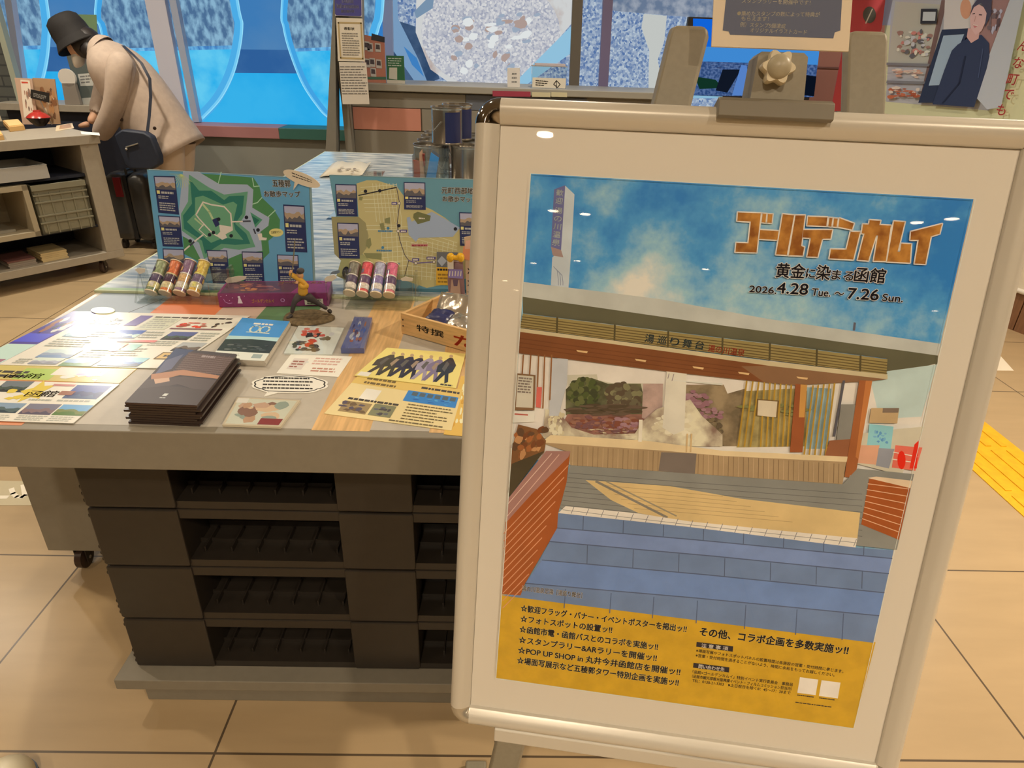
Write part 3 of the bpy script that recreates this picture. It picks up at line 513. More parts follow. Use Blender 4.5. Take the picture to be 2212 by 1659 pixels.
# rolling cart beside the pallets
rc = thing('rolling_cart', 'grey panelled rolling cart on casters beside the black pallets', 'cart', (-1.02, 1.7, 0))
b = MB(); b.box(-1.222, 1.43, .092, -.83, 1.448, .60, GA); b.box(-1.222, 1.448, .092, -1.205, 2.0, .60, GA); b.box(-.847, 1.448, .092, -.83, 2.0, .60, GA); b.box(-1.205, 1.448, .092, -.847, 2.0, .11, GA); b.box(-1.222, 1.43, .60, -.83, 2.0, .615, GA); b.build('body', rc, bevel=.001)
def caster(cx, cy, zt, parent, r=.032):
    b = MB(); b.lathe((cx-.012, cy, r), (1, 0, 0), [(r*.55, 0), (r, .003), (r, .021), (r*.55, .024)], M((60, 44, 38), .4), 20); w = b.build('caster', parent, True)
    k = MB(); k.box(cx-.02, cy-.016, zt-.012, cx+.02, cy+.016, zt, STEEL); k.box(cx-.017, cy-.012, r*.6, cx-.014, cy+.012, zt-.01, DARK); k.box(cx+.014, cy-.012, r*.6, cx+.017, cy+.012, zt-.01, DARK); k.tube([(cx-.018, cy, r), (cx+.018, cy, r)], .005, STEEL); k.build('caster_fork', w)
for x, y in ((-1.165, 1.475), (-.885, 1.475), (-1.165, 1.96), (-.885, 1.96)): caster(x, y, .092, rc)
# second table and the sea print panel over both
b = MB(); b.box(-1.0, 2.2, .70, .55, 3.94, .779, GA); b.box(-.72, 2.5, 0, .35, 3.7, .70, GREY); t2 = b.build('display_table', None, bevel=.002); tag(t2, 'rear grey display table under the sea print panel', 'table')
SEA = M((120, 140, 158), .2, scale=9, stretch=(1.0, 5, 1), col2=(206, 214, 216), spec=.6, detail=7, bump=.05)
b = MB(); b.box(-1.005, 1.585, ZT+.0008, .56, 3.96, ZT+.007, M((196, 206, 170), .5)); sp_ = b.build('sea_print_panel', None); tag(sp_, 'glossy blue grey sea print panel lying over the back of the tables', 'printed panel')
art = Art(lambda x, y: V((x, y, ZT+.007)), (0, 0, 1), .0002, 2e-5); art.rect(-1.0, 1.60, .555, 3.955, SEA); art.rect(-1.0, 1.59, -.5, 1.606, M((120, 160, 110), .4))
art.rect(-.62, 2.40, .3, 2.75, M((150, 176, 200), .25)); art.rect(-.62, 2.74, .3, 2.79, M((30, 32, 40), .3)); art.rect(-.62, 2.37, .3, 2.40, M((34, 40, 56), .3)); art.ell(-.47, 2.57, .09, .11, M((206, 160, 140), .3)); art.ell(-.45, 2.55, .06, .07, M((232, 206, 190), .3)); art.ell(-.34, 2.58, .08, .10, M((120, 150, 140), .3))
art.b.build('sea_print', sp_)['label'] = 'wave picture with a fish photo strip'
# ---------------- leaflets ----------------
ROUGH = .22
def LA(r, g, b_, k=1.0, **kw): return A(r, g, b_, k, rough=kw.pop('rough', ROUGH), spec=.55, **kw)
def sheet(name, px, z0, h, m, label, cat, group=None, side=None):
    zz = z0+h; pts = [T(x, y, zz) for x, y in px]; b = MB(); b.prism([p-V((0, 0, h)) for p in pts[::-1]], V((0, 0, h)), m, side)
    o = b.build(name); tag(o, label, cat, group); art = Art(lambda x, y: T(x, y, zz), (0, 0, 1), .00012, 1e-5); PEND.append((o, art)); return o, art
PEND = []
PW_ = LA(222, 206, 164); PUR_ = LA(96, 78, 120); INKL = LA(70, 60, 50); GRYT = LA(170, 158, 130)
zb = ZT+.0006
# big guide leaflet
Q = [(158, 672), (541, 682), (372, 796), (-70, 786)]
o, art = sheet('guide_leaflet', Q, zb+.0008, .001, PW_, 'large open guide leaflet with purple left side and many small photos', 'leaflet')
def RQ(a0, b0, a1, b1): return sub(Q, a0, b0, a1, b1)
art.poly(RQ(0, 0, .15, 1), LA(84, 66, 120)); art.blobs(RQ(.0, .05, .15, .6), [LA(150, 90, 60), LA(206, 190, 170), LA(50, 44, 70), LA(120, 110, 190)], 14, .12, 3); art.poly(RQ(0, .42, .14, .58), LA(90, 84, 180)); art.poly(RQ(0, .62, .15, 1), LA(190, 200, 206)); art.poly(RQ(0, .9, .14, 1), LA(160, 110, 110))
art.blobs(RQ(.18, .03, .34, .22), [LA(120, 110, 90), LA(150, 140, 120), LA(100, 90, 80)], 8, .14, 4); art.greek(RQ(.2, .12, .38, .24), 2, INKL, .5, 4, 5)
art.poly(RQ(.41, .05, .48, .24), LA(120, 96, 130)); art.greek(RQ(.5, .05, .95, .1), 1, INKL, .5, 5, 14); art.poly(RQ(.5, .08, .66, .3), LA(206, 190, 150)); art.greek(RQ(.51, .1, .65, .28), 5, GRYT, .5, 6, 6)
art.blobs(RQ(.68, .13, .86, .26), [LA(214, 60, 30), LA(190, 50, 30), LA(160, 80, 50)], 12, .14, 7); art.blobs(RQ(.86, .12, .96, .24), [LA(110, 80, 60), LA(70, 50, 44)], 6, .15, 8); art.poly(RQ(.68, .26, .96, .285), LA(130, 90, 80))
for i, (a0, b0, a1, b1, s, l, d) in enumerate(((.44, .32, .58, .47, (46, 80, 140), (190, 200, 200), (60, 80, 110)), (.72, .33, .86, .48, (90, 90, 120), (70, 80, 60), (60, 50, 40)), (.86, .52, .99, .68, (170, 160, 140), (110, 90, 70), (60, 50, 44)), (.2, .34, .33, .47, (200, 206, 190), (140, 160, 150), (110, 130, 130)), (.26, .7, .43, .86, (190, 190, 180), (150, 150, 150), (130, 140, 150)), (.44, .87, .6, 1, (150, 160, 200), (110, 130, 80), (120, 140, 90)), (.62, .82, .82, .98, (150, 180, 206), (90, 110, 140), (80, 80, 90)), (.28, .86, .42, .98, (206, 206, 196), (170, 160, 150), (150, 140, 130)))):
    art.photo(RQ(a0, b0, a1, b1), LA(*s), LA(*l), LA(*d), i)
for i, (a0, b0, a1, b1, n) in enumerate(((.33, .34, .43, .47, 3), (.59, .33, .7, .47, 3), (.88, .33, .98, .5, 4), (.7, .5, .85, .6, 3), (.2, .5, .4, .66, 4), (.6, .64, .74, .8, 4), (.2, .88, .27, .98, 3), (.46, .72, .6, .84, 3))): art.greek(RQ(a0, b0, a1, b1), n, GRYT, .5, i, 7)
art.poly(RQ(.46, .56, .56, .7), LA(120, 160, 120)); art.poly(RQ(.56, .56, .6, .72), LA(226, 130, 60)); art.poly(RQ(.61, .58, .68, .7), LA(140, 170, 140)); art.poly(RQ(.52, .5, .72, .54), LA(214, 120, 100)); art.poly(RQ(.84, .71, 1, .84), LA(206, 160, 90)); art.outline(RQ(.845, .72, .985, .83), 1.2, LA(90, 70, 50)); art.greek(RQ(.87, .75, .97, .8), 1, INKL, .7, 9, 6)
# yellow strip leaflet under, then star leaflet
Q = [(-40, 786), (296, 796), (258, 828), (-90, 816)]
o, art = sheet('yellow_leaflet', Q, zb-.0004, .001, LA(200, 170, 90), 'yellow and green leaflet tucked between the two large leaflets', 'leaflet')
art.poly(sub(Q, .32, .2, .55, .95), LA(170, 180, 80)); art.poly(sub(Q, .52, .05, .8, .6), LA(226, 206, 190)); art.greek(sub(Q, .12, .35, .4, .9), 2, INKL, .55, 1, 5); art.blobs(sub(Q, .58, .3, .88, .95), [LA(190, 160, 170), LA(220, 210, 180)], 8, .16, 2); art.poly(sub(Q, .84, .1, 1, 1), LA(190, 130, 80)); art.text((6, 816), (86, 817), 12, '函館', LA(90, 70, 46), .01)
Q = [(-80, 820), (258, 829), (158, 914), (-190, 903)]
o, art = sheet('star_leaflet', Q, zb+.0008, .001, PW_, 'white leaflet with yellow star map and rows of landscape photos at the table edge', 'leaflet')
for i, (a0, b0, a1, b1, s, l, d) in enumerate(((.75, .06, .97, .4, (70, 76, 120), (60, 60, 90), (70, 80, 100)), (.28, .0, .46, .28, (110, 110, 100), (70, 76, 60), (50, 50, 44)), (.4, .55, .58, .8, (130, 140, 140), (80, 90, 80), (50, 60, 60)), (.6, .55, .8, .82, (120, 110, 110), (130, 100, 90), (90, 76, 80)), (.81, .55, 1, .82, (110, 150, 190), (120, 120, 60), (90, 110, 50)))): art.photo(sub(Q, a0, b0, a1, b1), LA(*s), LA(*l), LA(*d), i)
for i, (a0, b0, a1, b1) in enumerate(((.74, .42, .95, .5), (.42, .84, .58, .98), (.62, .84, .8, .98), (.82, .84, .98, .98), (.56, .42, .72, .5))): art.greek(sub(Q, a0, b0, a1, b1), 3 if b0 > .6 else 1, GRYT, .5, i, 7)
S_ = [bil(Q, .54+.12*math.cos(t)*(1 if k % 2 else .5)*.8, .25+.3*math.sin(t)*(1 if k % 2 else .5)) for k, t in enumerate([math.pi*i/5 for i in range(10)])]; art.poly(S_, LA(214, 176, 60)); art.blobs(sub(Q, .36, .2, .56, .5), [LA(214, 176, 60)], 5, .16, 5)
art.text((50, 856), (84, 857), 15, '函', LA(90, 66, 44), .012); art.text((84, 856), (116, 857), 15, '館', LA(90, 66, 44), .012); art.poly(sub(Q, .6, .05, .74, .1), LA(190, 120, 100)); art.poly(sub(Q, .7, .22, .79, .32), LA(150, 90, 60))
# dark brochure stack
def DB_(r, g, b_): return A(r, g, b_, 1.15, rough=.42, spec=.25)
base_q = [(402, 804), (500, 812), (420, 922), (280, 918)]
for i in range(9):
    j = [0, 1.8, -1.0, .9, 2.2, -1.4, 1.6, -.4, 0][i]; z0 = zb+.0002+i*.0042
    c = [T(x, y, ZT) for x, y in ((386, 793), (516, 806), (432, 922), (278, 916))]
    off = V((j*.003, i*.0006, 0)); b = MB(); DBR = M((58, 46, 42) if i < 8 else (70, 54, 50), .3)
    b.prism([p+off+V((0, 0, z0-ZT)) for p in c[::-1]], V((0, 0, .0036)), DBR); o = b.build('brochure'); tag(o, 'topmost dark brown folded brochure of the thick stack by the front edge' if i == 8 else 'dark brown folded brochure lying inside the thick stack by the front edge', 'brochure', 'stack of dark brown brochures')
    if i == 8:
        cc = [p+off+V((0, 0, z0-ZT+.0036)) for p in c]
        def mpc(s, t, cc=cc): return cc[0]*(1-s)*(1-t)+cc[1]*s*(1-t)+cc[2]*s*t+cc[3]*(1-s)*t
        art = Art(mpc, (0, 0, 1), .00015, 1e-5); art.poly(UNIT, DB_(64, 50, 46)); art.poly([(.0, 0), (.3, 0), (.18, .28), (0, .4)], DB_(52, 60, 80)); art.poly([(.02, .25), (.2, .1), (.22, .4), (.05, .52)], DB_(96, 90, 100))
        art.poly([(.25, .05), (1, .08), (1, .42), (.3, .46)], DB_(88, 62, 50))
        for k in range(9): art.line([(.27, .09+k*.042), (1, .11+k*.038)], .008, DB_(128, 98, 82))
        for k in range(8): art.line([(.33+k*.085, .06), (.33+k*.085, .45)], .006, DB_(104, 76, 62))
        art.poly([(.0, .52), (.4, .40), (1, .46), (1, .52), (.42, .5), (.1, .66)], DB_(176, 116, 76)); art.poly([(.0, .62), (.5, .52), (1, .55), (1, .8), (.5, .66), (.2, .8), (0, .8)], DB_(82, 64, 56)); art.poly([(.1, .6), (.3, .56), (.35, .62), (.18, .68)], DB_(200, 150, 110))
        art.poly([(0, .78), (.35, .7), (1, .74), (1, 1), (0, 1)], DB_(70, 54, 46)); art.poly([(.43, .83), (.49, .83), (.48, .87), (.42, .87)], DB_(206, 190, 160)); art.greek([(.41, .89), (.5, .89), (.5, .91), (.41, .91)], 1, DB_(190, 176, 150), .7, 1, 3); art.greek([(.5, .08), (.72, .08), (.72, .13), (.5, .13)], 1, DB_(160, 134, 116), .8, 2, 5)
        art.b.build('printed_cover', o)
# sky-blue brochures
for i in range(3):
    z0 = zb+.0002+i*.0042; c = [T(x, y, ZT) for x, y in ((526, 697), (628, 705), (574, 792), (458, 786))]
    off = V((.0015*(i % 2), -.0012*i, 0)); b = MB(); b.prism([p+off+V((0, 0, z0-ZT)) for p in c[::-1]], V((0, 0, .0038)), M((206, 200, 188), .4)); o = b.build('travel_booklet'); tag(o, 'topmost travel booklet with blue sky cover, in the short pile mid table' if i == 2 else 'travel booklet under the blue covered one in the short pile', 'booklet', 'pile of blue travel booklets')
    if i == 2:
        cc = [p+off+V((0, 0, z0-ZT+.0038)) for p in c]
        def mpc(s, t, cc=cc): return cc[0]*(1-s)*(1-t)+cc[1]*s*(1-t)+cc[2]*s*t+cc[3]*(1-s)*t
        art = Art(mpc, (0, 0, 1), .00015, 1e-5); art.poly([(0, 0), (1, 0), (1, .58), (0, .58)], LA(70, 130, 172)); art.poly([(0, .47), (1, .44), (1, .6), (0, .6)], LA(176, 190, 186)); art.poly([(0, .56), (.5, .52), (1, .54), (1, .83), (0, .83)], LA(46, 48, 46))
        art.blobs([(0.02, .62), (.98, .6), (.98, .82), (.02, .82)], [LA(96, 92, 80), LA(70, 72, 66), LA(56, 56, 52)], 26, .07, 4); art.poly([(0, .83), (1, .83), (1, 1), (0, 1)], LA(214, 200, 166)); art.poly([(.72, .86), (.9, .86), (.9, .95), (.72, .95)], LA(150, 150, 130)); art.greek([(.05, .87), (.5, .87), (.5, .93), (.05, .93)], 2, GRYT, .5, 1, 6)
        for x in (.42, .62): art.outline([(x+.09*math.cos(t), .27+.085*math.sin(t)) for t in [math.pi*k/7 for k in range(14)]], .02, LA(206, 214, 210))
        art.line([(.3, .36), (.75, .36)], .016, LA(206, 214, 210)); art.greek([(.32, .1), (.72, .1), (.72, .16), (.32, .16)], 1, LA(220, 222, 214), .7, 2, 4); art.b.build('printed_cover', o)
# mascot pouch, film pack, cards: plain generic prints
def pack(name, px, h, m, label, cat, cols, n, r, seed, base=None, ins=.04, film=True):
    o, art = sheet(name, px, zb, h, m, label, cat)
    if base: art.poly(sub(px, ins, ins, 1-ins, 1-ins), base)
    art.blobs(sub(px, .06, .08, .94, .92), cols, n, r, seed)
    if film:
        zz = ZT+h+.0012; f = MB(); P4 = [T(x, y, zz) for x, y in px]; c = sum(P4, V())/4; g = 7; vs = []
        for i in range(g+1):
            for j in range(g+1):
                q = bil(px, i/g, j/g); p = T(q[0], q[1], zz); p = c+(p-c)*1.05; p.z = zz+random.uniform(0, .0022); vs.append(p)
        f.add(vs, [(i*(g+1)+j, (i+1)*(g+1)+j, (i+1)*(g+1)+j+1, i*(g+1)+j+1) for i in range(g) for j in range(g)], SLEEVE); f.build('clear_film', o, True)['label'] = 'clear glossy film sleeve'
    return o, art
o, art = pack('sticker_pack', [(645, 703), (743, 708), (717, 765), (613, 763)], .003, LA(214, 200, 170), 'clear sleeved sticker pack with red and black print beside the booklets', 'sticker pack', [LA(196, 70, 44), LA(60, 50, 44), LA(120, 96, 60), LA(206, 190, 170)], 16, .1, 11)
Q = [(645, 703), (743, 708), (717, 765), (613, 763)]; art.blobs(sub(Q, .05, .04, .6, .4), [LA(206, 84, 56), LA(214, 110, 80)], 12, .14, 3); art.blobs(sub(Q, .05, .5, .72, .98), [LA(60, 52, 46), LA(110, 90, 60), LA(84, 70, 56)], 14, .13, 4)
o, art = pack('film_pack', [(766, 684), (804, 686), (786, 752), (736, 752)], .012, LA(90, 90, 120), 'small puffed film packet in blue and brown on the wood plank', 'film packet', [LA(60, 50, 80), LA(150, 80, 50), LA(170, 160, 150), LA(70, 90, 140)], 22, .09, 12)
o, art = pack('postcard_pack', [(513, 858), (649, 864), (606, 922), (480, 917)], .004, LA(206, 176, 130), 'clear sleeved picture card near the front edge beside the dark brochures', 'picture card', [LA(190, 140, 96), LA(214, 170, 120), LA(196, 150, 110), LA(150, 150, 120), LA(140, 96, 70)], 20, .16, 13, LA(206, 190, 150)); art.poly(sub([(513, 858), (649, 864), (606, 922), (480, 917)], .58, .72, .95, .95), LA(140, 50, 44)); art.poly(sub([(513, 858), (649, 864), (606, 922), (480, 917)], .02, .03, .2, .2), PW_)
Q = [(629, 765), (761, 770), (731, 814), (597, 806)]
o, art = sheet('info_card', Q, zb, .0006, PW_, 'small white card with pale red print between sticker pack and cloud card', 'card'); art.blobs(sub(Q, .08, .05, .38, .7), [LA(214, 150, 120), LA(206, 190, 160)], 6, .16, 3, ); art.poly(sub(Q, .1, .2, .34, .75), LA(206, 180, 150)); art.greek(sub(Q, .44, .1, .92, .5), 3, LA(200, 150, 120), .5, 3, 7); art.greek(sub(Q, .5, .6, .9, .85), 2, LA(180, 120, 90), .5, 4, 4); art.greek(sub(Q, .12, .3, .32, .7), 3, LA(150, 90, 70), .5, 5, 3)
Q = [(836, 751), (1006, 764), (985, 838), (765, 811)]
o, art = sheet('group_postcard', Q, zb+.0012, .0012, LA(222, 190, 100), 'yellow postcard with a row of dark standing figures, nearest the wooden crate', 'postcard'); R = random.Random(5)
for i in range(7):
    x = .14+i*.115; h = R.uniform(-.04, .05); c = [LA(70, 60, 52), LA(60, 54, 46), LA(44, 42, 56), LA(40, 38, 50), LA(150, 130, 130), LA(120, 100, 110), LA(44, 44, 48)][i]
    art.poly([bil(Q, a, b_) for a, b_ in ((x-.01, .2+h), (x+.035, .2+h), (x+.10, .40+h), (x+.085, .56), (x+.05, .62), (x+.075, .86), (x+.045, .92), (x+.015, .66), (x-.035, .9), (x-.07, .9), (x-.03, .6), (x-.085, .62), (x-.10, .42))], c); art.poly([bil(Q, a, b_) for a, b_ in ((x-.02, .3+h), (x+.02, .34), (x+.0, .58), (x-.04, .5))], LA(150, 120, 90) if i % 2 else LA(90, 80, 70)); art.ell(*bil(Q, x+.005, .15+h), 4.2, 3.6, LA(176, 140, 96), 10)
art.poly(sub(Q, .02, .85, .13, .98), PW_); art.greek(sub(Q, .84, .92, .97, .98), 1, INKL, .7, 3, 4)
Q = [(776, 808), (1000, 842), (975, 930), (700, 893)]
o, art = sheet('tram_leaflet', Q, zb, .0008, LA(218, 184, 118), 'pale yellow leaflet with a blue tram picture, on the wood plank by the front edge', 'leaflet')
art.poly(sub(Q, 0, 0, 1, .22), LA(212, 168, 84)); art.poly(sub(Q, .16, .3, .3, .56), PW_); art.greek(sub(Q, .1, .02, .4, .22), 2, LA(110, 86, 50), .5, 1, 8); art.greek(sub(Q, .62, .06, .98, .12), 1, INKL, .8, 2, 9); art.greek(sub(Q, .08, .54, .55, .6), 1, INKL, .8, 3, 12)
TQ = sub(Q, .52, .2, .98, .46); art.poly(TQ, LA(60, 116, 156)); [art.poly(sub(TQ, .1+i*.15, .08, .21+i*.15, .42), LA(86, 90, 84)) for i in range(6)]; art.blobs(sub(TQ, .05, .4, .95, .95), [LA(90, 150, 180), LA(50, 90, 140)], 10, .08, 2)
art.poly(sub(Q, .08, .64, .3, .9), LA(150, 120, 76)); art.blobs(sub(Q, .05, .64, .3, .9), [LA(110, 84, 56), LA(90, 76, 76)], 10, .14, 5); art.poly(sub(Q, .32, .62, .5, .9), LA(126, 116, 80)); art.blobs(sub(Q, .33, .64, .5, .9), [LA(96, 90, 84), LA(80, 70, 64)], 8, .14, 6); art.greek(sub(Q, .58, .5, .98, .92), 6, LA(100, 82, 50), .3, 7, 12); art.greek(sub(Q, .5, .93, .97, .97), 1, LA(110, 92, 60), .7, 8, 14)
Q = [(996, 812), (1040, 818), (1030, 945), (958, 938)]
o, art = sheet('gold_leaflet', Q, zb-.0004, .0007, LA(212, 160, 70), 'gold flecked leaflet half hidden behind the poster stand', 'leaflet'); art.blobs(Q, [LA(236, 206, 140), LA(200, 140, 50)], 24, .07, 4)
# cloud shaped speech card and small cards
pts = []
for i in range(60):
    t = 2*math.pi*i/60; k = 1+.06*abs(math.sin(5*t)); pts.append((626+80*k*math.cos(t), 830+19.5*k*math.sin(t)))
pts = pts[:13]+[(600, 848), (570, 856), (578, 846)]+pts[20:]
o, art = sheet('speech_card', pts, zb, .0012, PW_, 'white cloud shaped speech bubble card lying on the grey plank', 'card'); art.outline([(626+(x-626)*.92, 830+(y-830)*.88) for x, y in pts[:13]+pts[17:]], 1.3, INKL)
art.greek([(570, 813), (678, 815), (684, 844), (566, 842)], 4, INK, .42, 3, 16)
o, art = sheet('oval_card', [(222+26*math.cos(t), 670+7*math.sin(t)) for t in [2*math.pi*i/24 for i in range(24)]], zb, .004, LA(206, 190, 130), 'small cream oval card behind the purple edged guide leaflet', 'card')
for o, art in PEND:
    if art.b.f: art.b.build('printed_side', o)
# ---------------- map boards ----------------
def board(name, o, a, lean, px, label, z0):
    pl_ = Pl(o, a, (0, lean, 1)); cl_ = lambda p: p if p.z >= z0 else p+pl_.b*((z0-p.z)/pl_.b.z)
    P4 = [cl_(pl_.hit(*p)) for p in px]; t = thing(name, label, 'map board', (P4[3]+P4[2])/2)
    b = MB(); b.prism([P4[3], P4[2], P4[1], P4[0]], -pl_.n*.012, M((120, 150, 156), .4)); b.build('panel', t)
    for s in (.2, .8):
        p = P4[3].lerp(P4[2], s); k = MB(); q = p+V((0, .09, 0)); k.ob(V((p.x-.004, p.y+.012, ZT+.0075)), (.008, 0, 0), (0, .10, 0), (0, 0, .006), M((150, 150, 150), .4)); k.ob(V((p.x-.004, p.y+.105, ZT+.0075)), (.008, 0, 0), (0, .006, 0), V((0, -.075, .15)), M((150, 150, 150), .4)); k.build('easel_foot', t)
    return t, pl_, Art(lambda x, y: cl_(pl_.hit(x, y)), pl_.n, .0004, 1e-5)
def B(r, g, b_): return A(r, g, b_, .70, rough=.35, spec=.4)
BNAVY = B(38, 42, 66); BTXT = B(150, 140, 120); BWH = B(196, 180, 150); BYEL = B(200, 170, 96); BBLK = B(30, 30, 34)
def mapcard(art, q, i, ph=.36):
    art.poly(q, BNAVY); art.photo(sub(q, .04, .03, .96, ph), B(150, 140, 140), B(150, 122, 90), B(84, 76, 70), i, .45); art.poly(sub(q, .06, ph+.03, .2, ph+.12), BYEL)
    art.greek(sub(q, .26, ph+.04, .85, ph+.12), 1, BTXT, .7, i, 5); art.greek(sub(q, .1, ph+.16, .6, ph+.26), 2, BTXT, .5, i+20, 4); art.greek(sub(q, .1, ph+.34, .92, .94), 4, BTXT, .5, i+40, 7)
r6 = z(4.6075, 300, 340); r7 = z(4.61, 640, 340)
zbd = ZT+.0076
t, pl1, art = board('map_board', (-.675, 1.65, zbd), (.41, -.06, 0), .10, [(317, 366), (668, 385), (679, 640), (355, 650)], 'teal map board with a green star fort, left of the two standing boards', zbd)
TEAL1 = B(88, 130, 142)
art.poly([(318, 367), (667, 386), (678, 639), (356, 649)], TEAL1)
art.poly(r6((620, 160), (1140, 200), (1200, 290), (1225, 400), (1340, 510), (1405, 620), (1400, 740), (1290, 830), (1300, 950), (1240, 1010), (1240, 1260), (900, 1260), (890, 1000), (640, 1060), (450, 960), (420, 500), (480, 140)), B(70, 110, 62))
for L in (((820, 145), (790, 265)), ((1130, 205), (1145, 290), (1200, 285)), ((1225, 400), (1180, 450), (1130, 465)), ((1360, 525), (1290, 590), (1280, 620))): art.line(r6(*L), 2, B(150, 170, 130))
art.poly(r6((440, 140), (590, 140), (800, 265), (1080, 270), (1140, 320), (1130, 500), (1300, 600), (1290, 680), (1210, 740), (1230, 930), (1010, 960), (890, 1010), (760, 1000), (640, 1060), (520, 830), (430, 780), (400, 520)), B(142, 144, 146))
art.poly(r6((500, 170), (700, 300), (850, 370), (1085, 340), (1060, 570), (1000, 660), (1100, 740), (1160, 890), (1000, 920), (850, 900), (650, 1010), (600, 850), (430, 730), (420, 560), (490, 440)), B(88, 128, 92))
art.poly(r6((510, 220), (600, 330), (720, 330), (850, 425), (900, 385), (1050, 380), (1030, 560), (960, 660), (1070, 760), (1110, 860), (960, 870), (820, 860), (660, 960), (630, 830), (450, 710), (440, 580), (530, 460)), B(44, 96, 76))
art.poly(r6((560, 400), (640, 380), (840, 470), (940, 440), (980, 470), (940, 640), (960, 720), (1040, 820), (840, 800), (720, 850), (560, 720), (480, 640), (560, 560)), B(92, 132, 92))
art.poly(r6((1110, 545), (1230, 620), (1160, 700)), B(70, 120, 84)); art.poly(r6((1125, 580), (1200, 625), (1155, 670)), B(36, 88, 66))
art.line(r6((640, 445), (570, 570), (600, 610), (740, 760), (800, 790), (930, 720), (915, 560), (850, 490), (720, 470), (640, 445)), 3.2, BWH); art.poly(r6((800, 670), (930, 690), (930, 720), (860, 760), (880, 800), (830, 820), (770, 780), (810, 740)), B(190, 176, 142))
art.line(r6((640, 470), (700, 540), (740, 620)), 5, B(160, 164, 112)); art.line(r6((560, 610), (640, 680)), 4, B(150, 160, 110)); art.line(r6((650, 660), (600, 720), (680, 790)), 2, BWH)
art.poly(r6((730, 620), (780, 600), (805, 670), (765, 695)), BNAVY); art.line(r6((930, 640), (1040, 637)), 3, BWH); art.line(r6((1040, 636), (1110, 634)), 3.4, B(60, 56, 60)); art.line(r6((640, 770), (550, 840)), 3, BWH); art.line(r6((550, 840), (505, 880)), 3.6, B(60, 56, 60)); art.line(r6((505, 880), (440, 935)), 3, BWH); art.line(r6((1145, 715), (1160, 755)), 3.4, B(50, 46, 50)); art.poly(r6((1180, 760), (1225, 755), (1230, 795), (1275, 800), (1270, 825), (1200, 825)), B(196, 178, 150))
for x, y in ((512, 832), (705, 770), (743, 748), (795, 615), (1072, 597), (1187, 722), (920, 780)): art.ell(*r6((x, y))[0], 4, 4, BBLK, 12)
art.ell(*r6((1368, 748))[0], 15.5, 9, BYEL); art.text(r6((1320, 757))[0], r6((1418, 752))[0], 6, '五稜郭タワー', BBLK, .02)
for k in range(12): a_ = math.pi*.2+k*.22; x, y = r6((430, 150))[0]; art.line([(x, y+4), (x+26*math.cos(a_), y+34*math.sin(a_))], .8, B(170, 170, 96))
for i, q in enumerate((((148, 183), (362, 188), (402, 570), (196, 550)), ((192, 577), (410, 588), (440, 890), (240, 885)), ((238, 905), (450, 912), (480, 1250), (262, 1250)), ((1437, 468), (1650, 480), (1678, 945), (1465, 938)), ((1375, 965), (1588, 972), (1604, 1270), (1392, 1270)), ((672, 920), (880, 925), (908, 1250), (740, 1250)), ((1025, 935), (1235, 940), (1252, 1250), (1048, 1250)))): mapcard(art, r6(*q), i)
def title(art, p, q, em, s): art.text(p, q, em, s, BWH, .09); art.text(p, q, em, s, B(70, 66, 56), .03)
title(art, *r6((1335, 285), (1512, 292)), 17, '五稜郭'); title(art, *r6((1252, 385), (1610, 392)), 14, 'お散歩マップ')
art.b.build('printed_map', t)
ov = MB(); P_ = [pl1.hit(652+40*math.cos(a)*.99+ (0), 386+0+40*math.sin(a)*.34+40*math.cos(a)*.36, .006) for a in [2*math.pi*i/32 for i in range(32)]]; P_.insert(10, pl1.hit(634, 410, .006)); ov.prism(P_[::-1], pl1.n*.0015, M((238, 230, 214), .5)); ovo = ov.build('speech_tag'); tag(ovo, 'oval cream speech bubble tag on the top corner of the star fort board', 'speech tag')
ar2 = Art(lambda x, y: pl1.hit(x, y, .0077), pl1.n, .0002); Q = [(625, 367), (676, 388), (684, 402), (622, 382)]; ar2.greek([(630, 371), (672, 388), (678, 398), (632, 384)], 2, INK, .32, 2, 8); ar2.b.build('printed_words', ovo)
t, pl2, art = board('map_board', (-.24, 1.635, zbd), (.41, 0, 0), .10, [(711, 378), (1062, 389), (1062, 640), (752, 632)], 'teal town map board with yellow streets, right of the two standing boards', zbd)
LAND = B(166, 146, 92); ROAD = B(186, 172, 128)
art.poly([(712, 379), (1061, 390), (1061, 639), (753, 631)], B(88, 122, 122))
art.poly(r7((350, 590), (640, 590), (700, 650), (720, 780), (700, 900), (640, 1000), (450, 1030), (380, 960)), B(132, 118, 76)); art.poly(r7((450, 1010), (700, 960), (900, 1060), (860, 1190), (560, 1250), (400, 1180)), B(140, 130, 80))
art.poly(r7((600, 260), (700, 228), (800, 228), (1000, 290), (1100, 420), (1350, 520), (1480, 600), (1660, 740), (1780, 900), (1780, 1180), (1500, 1260), (1300, 1300), (1100, 1230), (860, 1190), (780, 1060), (660, 960), (700, 900), (720, 780), (690, 650), (620, 590)), LAND)
for i in range(9): art.line(r7((640+i*8, 300+i*40), (1000, 270+i*46)) if i < 7 else r7((700, 400+i*40), (1050, 380+i*42)), 1.1, ROAD)
for i in range(8): art.line(r7((760+i*34, 260), (800+i*36, 640)), 1.1, ROAD)
for i in range(11): art.line(r7((850, 700+i*50), (1100, 690+i*48), (1600, 850+i*36)), 1.1, ROAD)
for i in range(15): art.line(r7((840+i*52, 640 if i < 5 else 840), (880+i*46, 1220)), 1.1, ROAD)
